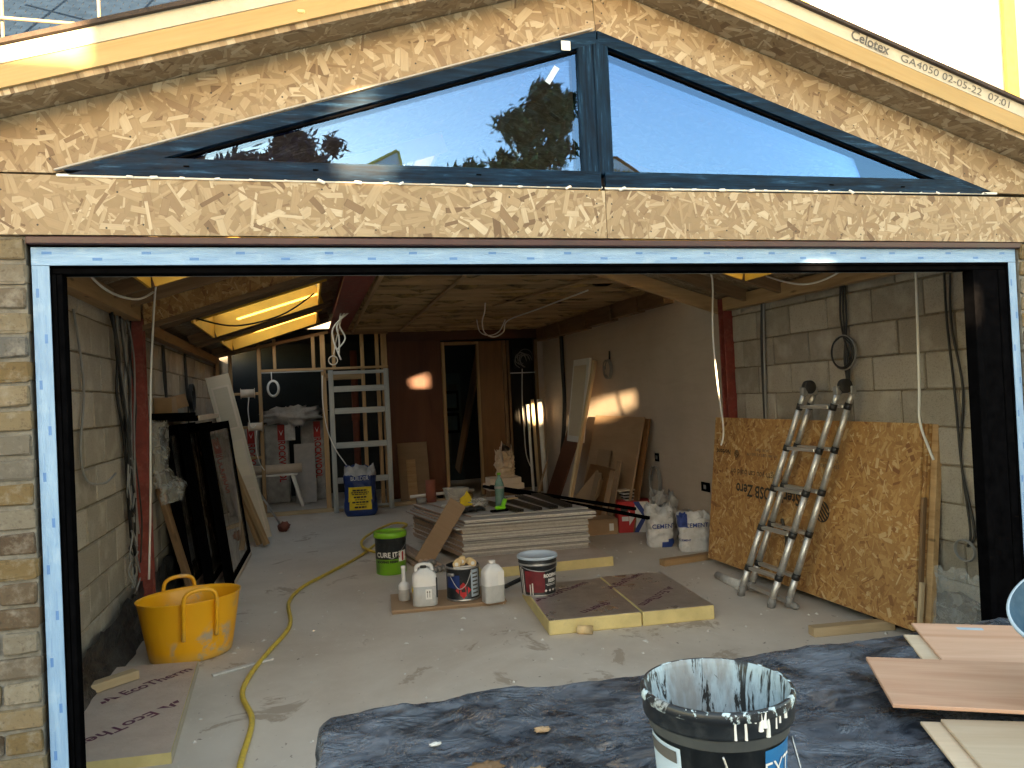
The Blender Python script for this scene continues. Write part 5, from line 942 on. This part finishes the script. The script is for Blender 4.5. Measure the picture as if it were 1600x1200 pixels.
cable('white cable sagging below the right wall plate', [(3.42, 5.35, 2.5), (3.45, 5.15, 2.40), (3.45, 4.75, 2.285), (3.45, 4.4, 2.30), (3.45, 4.1, 2.42)], .007, 'cable_white')
cable('thicker black cable on the right block wall next to the red column', [(3.643, 5.56, 2.28), (3.643, 5.60, 1.9), (3.643, 5.61, 1.32), (3.643, 5.6, 1.0)], .011, 'cable_black'); cable('thinner grey cable on the right block wall next to the red column', [(3.640, 5.53, 2.28), (3.640, 5.56, 1.9), (3.640, 5.58, 1.32), (3.64, 5.56, 1.0)], .010, 'cable_grey')
cl = thing('coiled_cable', 'dark cables dropping to a round coil on the block wall behind the ladder top', 'cable', (3.63, 4.57, 1.76))
for k in (-1, 0, 1): tube('drop', [(3.636, 4.57 + .02 * k, 2.26), (3.634, 4.575 + .03 * k, 2.0), (3.63, 4.56 - .02 * k, 1.75), (3.625, 4.55 - .01 * k, 1.58)], .007, 'cable_black', cl)
for k in range(3): tube('coil', [(3.615 - .008 * k, 4.57 + (.125 - .01 * k) * math.cos(a + k), 1.78 + (.12 - .008 * k) * math.sin(a + k)) for a in [j * .63 for j in range(10)]], .006, 'cable_black' if k else 'cable_grey', cl, 5)
c2 = thing('coiled_cable', 'pair of dark cables falling beside the right door jamb to a small coil', 'cable', (3.63, 3.62, .58))
for k in (0, 1): tube('drop', [(3.64, 3.64 + .05 * k, 2.26), (3.64, 3.66 + .03 * k, 1.9), (3.638, 3.60 + .06 * k, 1.5), (3.636, 3.64, 1.1), (3.635, 3.57 + .03 * k, .70), (3.63, 3.62, .60)], .007, 'cable_black', c2)
for k in range(3): tube('coil', [(3.615 - .006 * k, 3.62 + .07 * math.cos(a + k), .58 + .06 * math.sin(a + k)) for a in [j * .7 for j in range(10)]], .004, 'cable_grey', c2, 5)
lbn = thing('cable_bundle', 'thick bundle of grey and black cables hanging down the left block wall', 'cable', (-1.25, 5.85, .5)); rnd = random.Random(8)
for k in range(13):
    y = 5.62 + .05 * k + rnd.uniform(-.02, .02); x = -1.262 + rnd.uniform(0, .03); P = [(x, y, 2.27)]
    for q in range(1, 7): P.append((x + rnd.uniform(0, .03), 5.85 + (y - 5.85) * max(.35, 1 - q * .16) + .03 * q + rnd.uniform(-.04, .04), 2.27 - q * (.24 + .02 * (k % 4)) + rnd.uniform(-.04, .04)))
    tube('cable', P, rnd.choice((.006, .008, .010)), rnd.choice(('cable_black', 'cable_grey', 'cable_grey', 'cable_black')), lbn)
for k in range(7):
    c = Vector((-1.235, 5.88 + rnd.uniform(-.08, .08), .55 + rnd.uniform(-.1, .1) + (.5 if k > 3 else 0))); r1, r2 = rnd.uniform(.05, .08), rnd.uniform(.10, .16); tube('coil', [c + Vector((rnd.uniform(-.01, .03), r1 * math.cos(a), r2 * math.sin(a))) for a in [j * .75 for j in range(9)]], .006, rnd.choice(('cable_black', 'cable_grey')), lbn, 5)
cable('thin grey cable running down the left block wall beside the jamb', [(-1.265, 4.85, 2.2), (-1.26, 4.95, 1.9), (-1.26, 4.97, 1.7), (-1.26, 4.86, 1.4), (-1.25, 4.92, 1.22), (-1.2, 5.1, 1.18), (-1.18, 5.3, 1.22)], .007, 'cable_grey')
for i, (y, l) in enumerate(((7.6, 'looped dark cables on the left wall beyond the red column'), (8.9, 'coil of dark cable hanging on the left wall under the rooflight'))):
    e = thing('coiled_cable', l, 'cable', (-1.26, y, 1.8))
    for k in range(3): tube('drop', [(-1.265, y + .04 * k, 2.2), (-1.26, y + .06 * k - .02, 1.9), (-1.25, y + .02 * k, 1.66), (-1.25, y, 1.4)], .007, 'cable_black', e)
    if i:
        for k in range(4): tube('coil', [(-1.235 + .01 * k, y + .12 + .13 * math.cos(a + k), 1.72 + .15 * math.sin(a + k)) for a in [j * .65 for j in range(10)]], .007, 'cable_black', e, 5)
cable('black cable drooping across the first rear rooflight', [(-.95, 7.45, 2.42), (-.6, 7.3, 2.33), (-.2, 7.3, 2.42), (.1, 7.35, 2.62)], .008)
for i in range(3): cable(['first', 'second', 'third'][i] + ' white cable in the bunch hanging from the end of the red steel beam', [(.42 + .05 * i, 9.2, 2.66), (.40 - .03 * i, 9.25, 2.5), (.46 - .07 * i, 9.3, 2.35), (.36 + .02 * i, 9.3, 2.22 - .06 * i)], .010, 'cable_white', group='bunch of white cables at the steel beam')
kn = thing('coiled_cable', 'small knotted coil of white cable dangling before the studs', 'cable', (.33, 9.9, 2.12)); tube('drop', [(.44, 9.6, 2.62), (.38, 9.8, 2.4), (.34, 9.9, 2.2)], .008, 'cable_white', kn)
for k in range(4): tube('coil', [(.33 + .055 * math.cos(a + k * 1.3), 9.9 + .02 * k, 2.13 + .055 * math.sin(a + k * 1.3)) for a in [j * .75 for j in range(9)]], .007, 'cable_white', kn, 5)
rg = thing('coiled_cable', 'ring of white cable hung in the store doorway', 'cable', (-.47, 11.5, 1.84)); tube('drop', [(-.49, 11.52, 2.08), (-.485, 11.5, 1.95)], .006, 'cable_white', rg)
for k in range(4): tube('coil', [(-.47 + (.065 + .006 * k) * math.cos(a), 11.49 + .012 * k, 1.84 + (.10 + .006 * k) * math.sin(a)) for a in [j * .6283 for j in range(10)]], .008, 'cable_white', rg, 5, closed=True)
cable('white cable sagging from the ceiling joists in a loop', [(1.95, 8.3, 2.62), (2.1, 9.0, 2.60), (2.25, 9.8, 2.56), (2.32, 10.0, 2.44), (2.45, 10.05, 2.38), (2.58, 10.0, 2.44), (2.62, 9.9, 2.58), (2.7, 8.8, 2.60), (2.75, 7.2, 2.60)], .009, 'cable_white'); cable('second loop of white cable at the back of the ceiling', [(2.20, 9.9, 2.6), (2.28, 10.1, 2.46), (2.42, 10.15, 2.41), (2.55, 10.1, 2.46), (2.6, 9.95, 2.6)], .007, 'cable_white')
for i, (y, z, l, c) in enumerate(((7.88, .82, 'socket box with a large grey coil of cable on the plastered wall', 1), (8.46, .80, 'small dark socket box by the leaning boards', 0), (6.82, .60, 'double socket box partly behind the far end of the strand boards', 0), (9.12, 2.03, 'dark cable coil hung high on the plastered wall', 2))):
    e = thing('socket_box' if c < 2 else 'coiled_cable', l, 'socket' if c < 2 else 'cable', (3.735, y, z))
    if c < 2: blk('back_box', (3.728, y - (.045 if i != 2 else .08), z - .045), (3.7385, y + (.045 if i != 2 else .08), z + .045), 'frame_black', e, .002); blk('knockout', (3.722, y - .02, z - .02), (3.7275, y + .02, z + .02), 'wire', e, .001)
    else: tube('drop', [(3.735, y, z + .06), (3.73, y, z - .05)], .012, 'cable_black', e)
    if c: 
        for k in range(3): tube('coil', [(3.715 - .008 * k, y + .02 * k + .12 * math.cos(a + k), z - (.27 if c == 1 else .17) + (.17 if c == 1 else .12) * math.sin(a + k)) for a in [j * .63 for j in range(10)]], .007, 'cable_grey', e, 5)
cable('white cable trailing from the header of the stud doorway down to the blue sack', [(.22, 11.5, 2.0), (.21, 11.48, 1.6), (.26, 11.46, 1.2), (.36, 11.4, .92), (.48, 11.3, .72), (.55, 11.2, .6)], .008, 'cable_white')
cable('thick black pipe-like cables running down the plastered wall in the corner', [(3.70, 10.9, 2.45), (3.70, 10.9, 2.0), (3.69, 10.85, 1.5), (3.68, 10.9, 1.1), (3.66, 11.0, .7)], .03)

# ------------------------------------------------------------------ foreground: covered bench, bucket, ply offcuts
tbn = thing('work_bench', 'low bench hidden under the dark blue polythene in front of the opening', 'bench', (1.6, 1.7, -.16)); slab('top', (.05, .62, .595), (1, 0, 0), (0, 1, 0), 3.2, 1.76, .03, 'ply_tan', tbn)
for x in (.15, 1.6, 3.1):
    for y in (.75, 2.25): blk('leg', (x - .04, y - .04, -.159), (x + .04, y + .04, .594), 'timber_old', tbn)
NX, NY = 260, 170; vs = []; fs = []
for j in range(NY + 1):
    for i in range(NX + 1):
        sx_, sy_ = -.42 + i / NX * 3.85, .55 + j / NY * 2.25; x, y, z = sx_, sy_, .634; k = .010 * max(0, 1 - 3.2 * abs(fbm(sx_ * 1.7 + .8 * fbm(sx_ * .9, sy_ * 2), sy_ * 3.2, 1.3, 2))) ** 1.6 + .006 * max(0, 1 - 3.5 * abs(fbm(sx_ * 3.1 - sy_ * 2.4, sy_ * 4.4 + sx_, 5.1, 2))) ** 1.5 + fbm(sx_ * 2, sy_ * 3) * .006 + .006 * math.sin(sx_ * 9 + 4 * fbm(sx_ * 2, sy_ * 3)) * fbm(sx_ * 1.5, 7)
        z += abs(k) + .003
        xl = .03 - .10 * (2.40 - sy_) / .3 * .25
        if sx_ < xl: dd = xl - sx_; q = min(dd, .05); x = xl - q * .7 - .05 * fbm(sy_ * 7, dd * 3) * min(1, dd * 6); z -= q * q * 8 + max(0, dd - .05)
        yl = 2.41 + .012 * math.sin(sx_ * 5) + .02 * fbm(sx_ * 4, 1)
        if sy_ > yl: dd = sy_ - yl; q = min(dd, .05); y = yl + q * .7 + .04 * fbm(sx_ * 7, dd * 3) * min(1, dd * 6); z -= q * q * 8 + max(0, dd - .05)
        vs.append((x, y, z))
for j in range(NY):
    for i in range(NX): k = j * (NX + 1) + i; fs.append([k, k + 1, k + NX + 2, k + NX + 1])
tag(mesh('polythene_cover', vs, fs, 'dpm_blue', None, None, False, True), 'dusty dark blue polythene sheet draped over the bench in the foreground', 'plastic sheet')
ZB = .645
for i, (x, y, s_, m, l) in enumerate(((.40, 1.93, .028, 'timber_old', 'ochre clod of dried mud left of the bucket on the sheet'), (.50, 1.86, .025, 'cardboard', 'smaller ochre clod beside the bigger one on the sheet'), (.30, 2.12, .010, 'gyp_edge', 'white crumb on the sheet near its left corner'), (1.25, 2.15, .018, 'gyp_edge', 'white crumb on the sheet right of the bucket'), (.60, 2.10, .015, 'cardboard', 'brown crumb on the sheet behind the bucket'))):
    b_ = blob('crumb', None, (0, 0, 0), (s_ * 1.5, s_, s_ * .35), m, .6, 3, i); b_.matrix_basis = Matrix.Translation((x, y, .645 + s_ * .3)); tag(b_, l, 'debris')
pb = thing('paint_bucket', 'black plastic bucket smeared with pale paint, dripping over its rim', 'bucket', (.795, 1.45, ZB)); pb.matrix_basis = pb.matrix_basis @ Matrix.Diagonal((.93, .93, 1.04, 1))
lathe('body', [(.0, .0), (.124, .0), (.128, .006), (.146, .245), (.152, .246), (.153, .268), (.163, .270), (.1645, .276), (.165, .302), (.168, .304), (.168, .316), (.164, .322), (.158, .322), (.155, .310), (.142, .25), (.122, .012), (.0, .012)], ['bucket_black', 'bucket_band', 'paint_rim', 'paint_inside'], pb, None, 72, mi=[0, 0, 0, 0, 1, 0, 0, 0, 2, 2, 2, 2, 3, 3, 3, 3])
br_ = lambda z: .128 + .0755 * (z - .006) if z < .246 else .1655
patch('pale_label', br_, .03, .235, -198, -152, 'label_pale', pb); patch('blue_label', br_, .03, .238, -80, -38, 'label_blue', pb); text('EXT', .05, 'print_white', pb, None, cyl_fn(br_, -64, .196, .004), local=True, sx=1.0)
patch('label_header', br_, .205, .228, -194, -156, 'print_grey', pb, .003)
for a, r_, zz in ((-107, .0042, .273), (-99.5, .0045, .272), (-88, .008, .285), (-85, .009, .290), (-82, .007, .272), (-74, .0032, .282), (-70, .004, .290), (-63, .006, .294), (-92, .003, .300)):
    P = [cyl_fn(br_, a + q, z, -.001)(0, 0) for z, q in ((.319, random.uniform(-1, 1)), ((.319 + zz) / 2, random.uniform(-.6, .6)), (zz + .004, 0), (zz, 0))]; tube('paint_drip', P, r_, 'print_white', pb, 6, 8, local=True, rfn=lambda t, r_=r_: r_ * .62 * (.8 + .5 * t) * (1 if t < .85 else math.sqrt(max(.02, 1 - ((t - .85) / .15) ** 2))))
patch('paint_run', br_, .306, .3195, -96, -58, 'paint_rim', pb, .003, 20)
tube('wire_handle', [(-.075, -.15, .245), (-.06, -.165, .20), (-.01, -.18, .14), (.07, -.175, .11), (.13, -.12, .14), (.155, -.045, .21)], .0024, 'wire', pb, local=True)
E1, E2 = Vector((.87, -.49, 0)).normalized(), Vector((.49, .87, 0)).normalized()
for nm, lab, c, w_, h_, z, mat, tilt in (
    ('plywood_offcut', 'pale ply offcut lowest of the far pile, slipped to the left', (1.87, 2.02), .7, .40, .646, 'ply_pale', 0), ('plywood_offcut', 'pink ply sheet with a small white sticker at the far end of the bench', (1.935, 2.03), .85, .47, .6565, 'ply_pink', 0),
    ('plywood_offcut', 'large reddish ply panel lying across the others, front corner in the air', (1.515, 1.79), .80, .38, .690, 'ply_pink', 0), ('plywood_offcut', 'pale ply offcut at the bottom right corner, underneath', (1.37, 1.33), .6, .48, .6465, 'ply_pale', 0), ('plywood_offcut', 'pale pink ply offcut at the bottom right corner, on top', (1.42, 1.32), .6, .46, .6575, 'ply_pale', 0)):
    a, b = (E1, E2)
    if 'bottom right' in lab: a, b = Vector((.90, -.43, 0)).normalized(), Vector((.43, .90, 0)).normalized()
    p = slab(nm, Vector((*c, z)), a, b, w_, h_, .009 if z < .68 else .011, mat); tag(p, lab, 'plywood', 'ply offcuts on the bench')
    if 'sticker' in lab: slab('sticker', Vector((*c, z + .0093)) + a * .14 + b * .40, a, b, .085, .026, .0006, 'label_pale', p, 0)
tag(slab('packing_block', (1.85, 1.75, .668), E1, E2, .3, .2, .021, 'timber_pale'), 'hidden packing block under the large ply panel', 'timber')
gb = thing('grey_bucket', 'tilted grey bucket with a dark blue inside at the right edge', 'bucket', (2.0, 1.68, .70)); ax = Vector((-.50, -.12, .86)).normalized(); m = Matrix.Translation((2.06, 1.60, .745)) @ ax.to_track_quat('Z', 'Y').to_matrix().to_4x4()
lathe('body', [(.0, .0), (.11, .0), (.115, .004), (.165, .27), (.170, .272), (.170, .280), (.162, .281), (.112, .01), (.0, .01)], ['grey_tub', 'tub_blue_inside', 'label_pale'], gb, m, 56, mi=[0, 0, 0, 2, 2, 2, 1, 1], local=False)
tag(bar('black_stick', (1.02, 1.70, .652), (1.08, 1.685, .652), .005, .005, 'cable_black'), 'small black stick on the blue polythene right of the bucket', 'stick')

# ------------------------------------------------------------------ neighbours beyond the roof
sl = thing('slate_roof_house', 'neighbouring house with a blue-grey slate roof at the top left', 'house', (-5, 17, 0)); blk('wall', (-14, 16.3, -.16), (-.2, 21, 8.7), 'brick', sl, 0)
rd = random.Random(2); P0 = Vector((-9.0, 15.9, 8.55)); vx = Vector((1, 0, 0)); vy = Vector((0, .75, .66)).normalized()
slab('roof_deck', P0, vx, vy, 8.6, 5.2, -.05, 'dark', sl, 0); sm = boxme(.29, .26, .012, 'slate', .002)
for r_ in range(17):
    for c_ in range(17):
        p = P0 + vx * (2.8 + .30 * c_ + (.15 if r_ % 2 else 0)) + vy * (.12 + .21 * r_); mm = frame(p, vx, vy + Vector((0, -.03, .03))); inst('slate', sm, mm, sl)
sc = thing('scaffold', 'pale scaffold poles standing in front of the slate roof', 'scaffold', (-4.2, 15.4, 0))
for x in (-5.0, -3.42): tube('upright', [(x, 15.5, -.16), (x, 15.5, 11.5)], .03, 'pole', sc, 1, 10)
tube('ledger', [(-5.6, 15.4, 10.2), (-3.2, 15.4, 9.25)], .035, 'pole', sc, 1, 10); tube('ledger', [(-7, 15.4, 8.75), (-2.4, 15.4, 8.7)], .03, 'pole', sc, 1, 10)
wh = thing('white_house', 'bright white rendered building behind the roof at the top right', 'house', (10, 10, 0)); blk('wall', (6.4, 9.2, -.16), (16.5, 15, 9.5), 'white_render', wh, 0)
for x in (6.75, 10.35): blk('scaffold_sheet', (x, 9.12, 4.5), (x + .22, 9.17, 9.4), 'sheet_yellow', wh, 0)
blk('window', (12.2, 9.15, 5.6), (13.4, 9.2, 7.2), 'hall', wh, 0)

# ------------------------------------------------------------------ behind the camera: added light-shaping wall, trees and houses that the gable glass reflects
def foliage(name, n, fn, size, mat, par, seed):
    rnd = random.Random(seed); vs = []; fs = []
    for i in range(n):
        p = fn(rnd)
        if p is None: continue
        d = Vector((rnd.gauss(0, 1), rnd.gauss(0, 1), rnd.gauss(0, .7))).normalized(); u = d.orthogonal().normalized(); v_ = d.cross(u); s = size * rnd.uniform(.6, 1.3); k = len(vs); a = rnd.uniform(0, 6.28); t = u * math.cos(a) + v_ * math.sin(a); q = d.cross(t)
        vs += [p - t * s, p + q * s * .24, p + t * s, p - q * s * .24]; fs.append([k, k + 1, k + 2, k + 3])
    return mesh(name, vs, fs, mat, par)
BEAMS = [((1.72, 12.0, 1.85), .15), ((3.74, 9.9, 1.26), .12), ((3.74, 9.3, 1.37), .12), ((3.74, 8.8, 1.46), .10), ((3.46, 11.6, 1.30), .15)]
def lit(p):
    for t, r in BEAMS:
        t = Vector(t); q = p - t; al = q.dot(SDIR); 
        if (q - SDIR * al).length < r: return True
    return False
hg = thing('added_light_wall', 'unseen tall white wall added behind the camera, pierced to shape sun patches', 'wall', (0, -6, -.16)); HH = lambda x: 3.95 if x > -1.95 or x < -3.4 else 3.22  # added wall: shades the facade, bounces fill indoors, holes and dip admit sun
def box_into(vs, fs, a, b):
    k = len(vs); vs += [(x, y, z) for z in (a[2], b[2]) for x, y in ((a[0], a[1]), (b[0], a[1]), (b[0], b[1]), (a[0], b[1]))]
    fs += [[k + 3, k + 2, k + 1, k], [k + 4, k + 5, k + 6, k + 7], [k, k + 1, k + 5, k + 4], [k + 1, k + 2, k + 6, k + 5], [k + 2, k + 3, k + 7, k + 6], [k + 3, k, k + 4, k + 7]]
vs = []; fs = []; cw = .05
for i in range(340):
    x0 = -9 + i * cw; z = -.16; run = None; top_ = HH(x0 + cw / 2)
    while z < top_:
        hole = lit(Vector((x0 + cw / 2, -6, z + cw / 2)))
        if hole and run is not None: box_into(vs, fs, (x0, -6.06, run), (x0 + cw, -5.94, z)); run = None
        if not hole and run is None: run = z
        z += cw
    if run is not None: box_into(vs, fs, (x0, -6.06, run), (x0 + cw, -5.94, top_))
mesh('pierced_wall', vs, fs, 'white_render', hg)
for a_, b_, z in ((-9, -3.42, 3.95), (-3.38, -1.97, 3.22), (-1.93, 8, 3.95)): blk('coping', (a_, -6.1, z + .002), (b_, -5.9, z + .05), 'paving', hg)
def tree(name, label, base, h, crown, n, size, mat, seed, cat='tree', trunk=.12):
    e = thing(name, label, cat, base, group='trees behind the camera'); b = Vector(base); tube('trunk', [b, b + Vector((.05, .02, h * .4)), b + Vector((-.03, .05, h * .8))], trunk, 'bark', e, 5, 8, rfn=lambda t: trunk * (1 - .75 * t))
    rnd = random.Random(seed); cl = []
    for c, r in crown:
        for k in range(16):
            d = Vector((rnd.gauss(0, 1), rnd.gauss(0, 1), rnd.gauss(0, 1))).normalized() * rnd.random() ** .4; cl.append((b + Vector(c) + Vector((d.x * r[0], d.y * r[1], d.z * r[2])), min(r) * rnd.uniform(.22, .42)))
    for c, r in cl[::9]: tube('limb', [b + Vector((0, .03, h * .35)), (b + Vector((0, 0, h * .5))).lerp(c, .6), c], .03, 'bark', e, 4, 6, rfn=lambda t: .035 * (1 - .7 * t))
    def fn(r):
        c, s = r.choice(cl); return c + Vector((r.gauss(0, .75), r.gauss(0, .75), r.gauss(0, .75))) * s
    foliage('crown', n, fn, size, mat, e, seed + 1)
tree('bay_tree', 'tall dark bay tree rising behind the added wall', (4.55, -8.6, -.16), 7, [((.0, 0, 6.6), (.55, .6, .85)), ((.05, 0, 5.5), (.65, .6, .8)), ((-.4, 0, 6.9), (.35, .4, .4)), ((-.75, 0, 5.9), (.28, .3, .3)), ((.45, 0, 7.2), (.25, .3, .35)), ((.1, 0, 7.3), (.3, .3, .3))], 7000, .13, 'leaf', 3)
tree('bay_shrub', 'lower bay shrub left of the tall bay tree', (3.2, -8.6, -.16), 5.6, [((-.15, 0, 5.75), (.42, .5, .40)), ((.40, 0, 5.5), (.35, .4, .3))], 1900, .12, 'leaf', 8)
tree('bay_shrub', 'lower bay shrub right of the tall bay tree', (6.1, -8.6, -.16), 5.6, [((.0, 0, 5.7), (.42, .5, .35))], 900, .12, 'leaf', 13)
tree('roof_stand_in_tree', 'made-up purple-brown tree standing in for a reflected roof, on a clear trunk', (-2.6, -19.6, -.16), 10, [((.4, 0, 8.3), (2.2, 1.5, .9)), ((2.4, 0, 8.6), (2.0, 1.5, .9)), ((2.9, 0, 9.4), (1.2, 1.0, .75)), ((4.2, 0, 8.5), (.8, .8, .4)), ((1.0, 0, 9.0), (.9, .8, .6)), ((-.6, 0, 9.0), (.8, .8, .4))], 15000, .2, 'leaf_purple', 17, trunk=.28)  # invented in place of a reflected roof; low sun passes under its crown
for i, (x, y, w_, h_, ap, l) in enumerate(((3.9, -42, 5.2, 14.4, 2.5, 'far pale house with a steep sunlit gable left of the bay tree'), (20.5, -42, 7.0, 14.8, 2.2, 'far pale house with a gable right of the bay tree'))):
    e = thing('far_house', l, 'house', (x, y, -.16)); blk('wall', (x - w_ / 2, y - 6, -.16), (x + w_ / 2, y, h_), 'white_render', e, 0); poly('gable', [(x - w_ / 2, h_), (x + w_ / 2, h_), (x + (2.1 if i == 0 else 0), h_ + ap)], (0, y - .02, 0), (1, 0, 0), (0, 0, 1), -.0 + .2, 'white_render', e)
    A = Vector((x + (2.1 if i == 0 else 0), y - 6, h_ + ap)); 
    for s in (-1, 1): B = Vector((x + s * w_ / 2, y - 6, h_)); slab('roof', B + Vector((0, 0, .05)), (A - B) if s < 0 else (A - B), (0, 1, 0), (A - B).length, 6.1, .12 if s < 0 else -.12, 'terracotta' if i else 'sheet_yellow', e, 0)
    for k in (-1, 1): blk('window', (x + k * 1.2 - .5, y, h_ - 2.2), (x + k * 1.2 + .5, y + .03, h_ - .8), 'hall', e, 0)
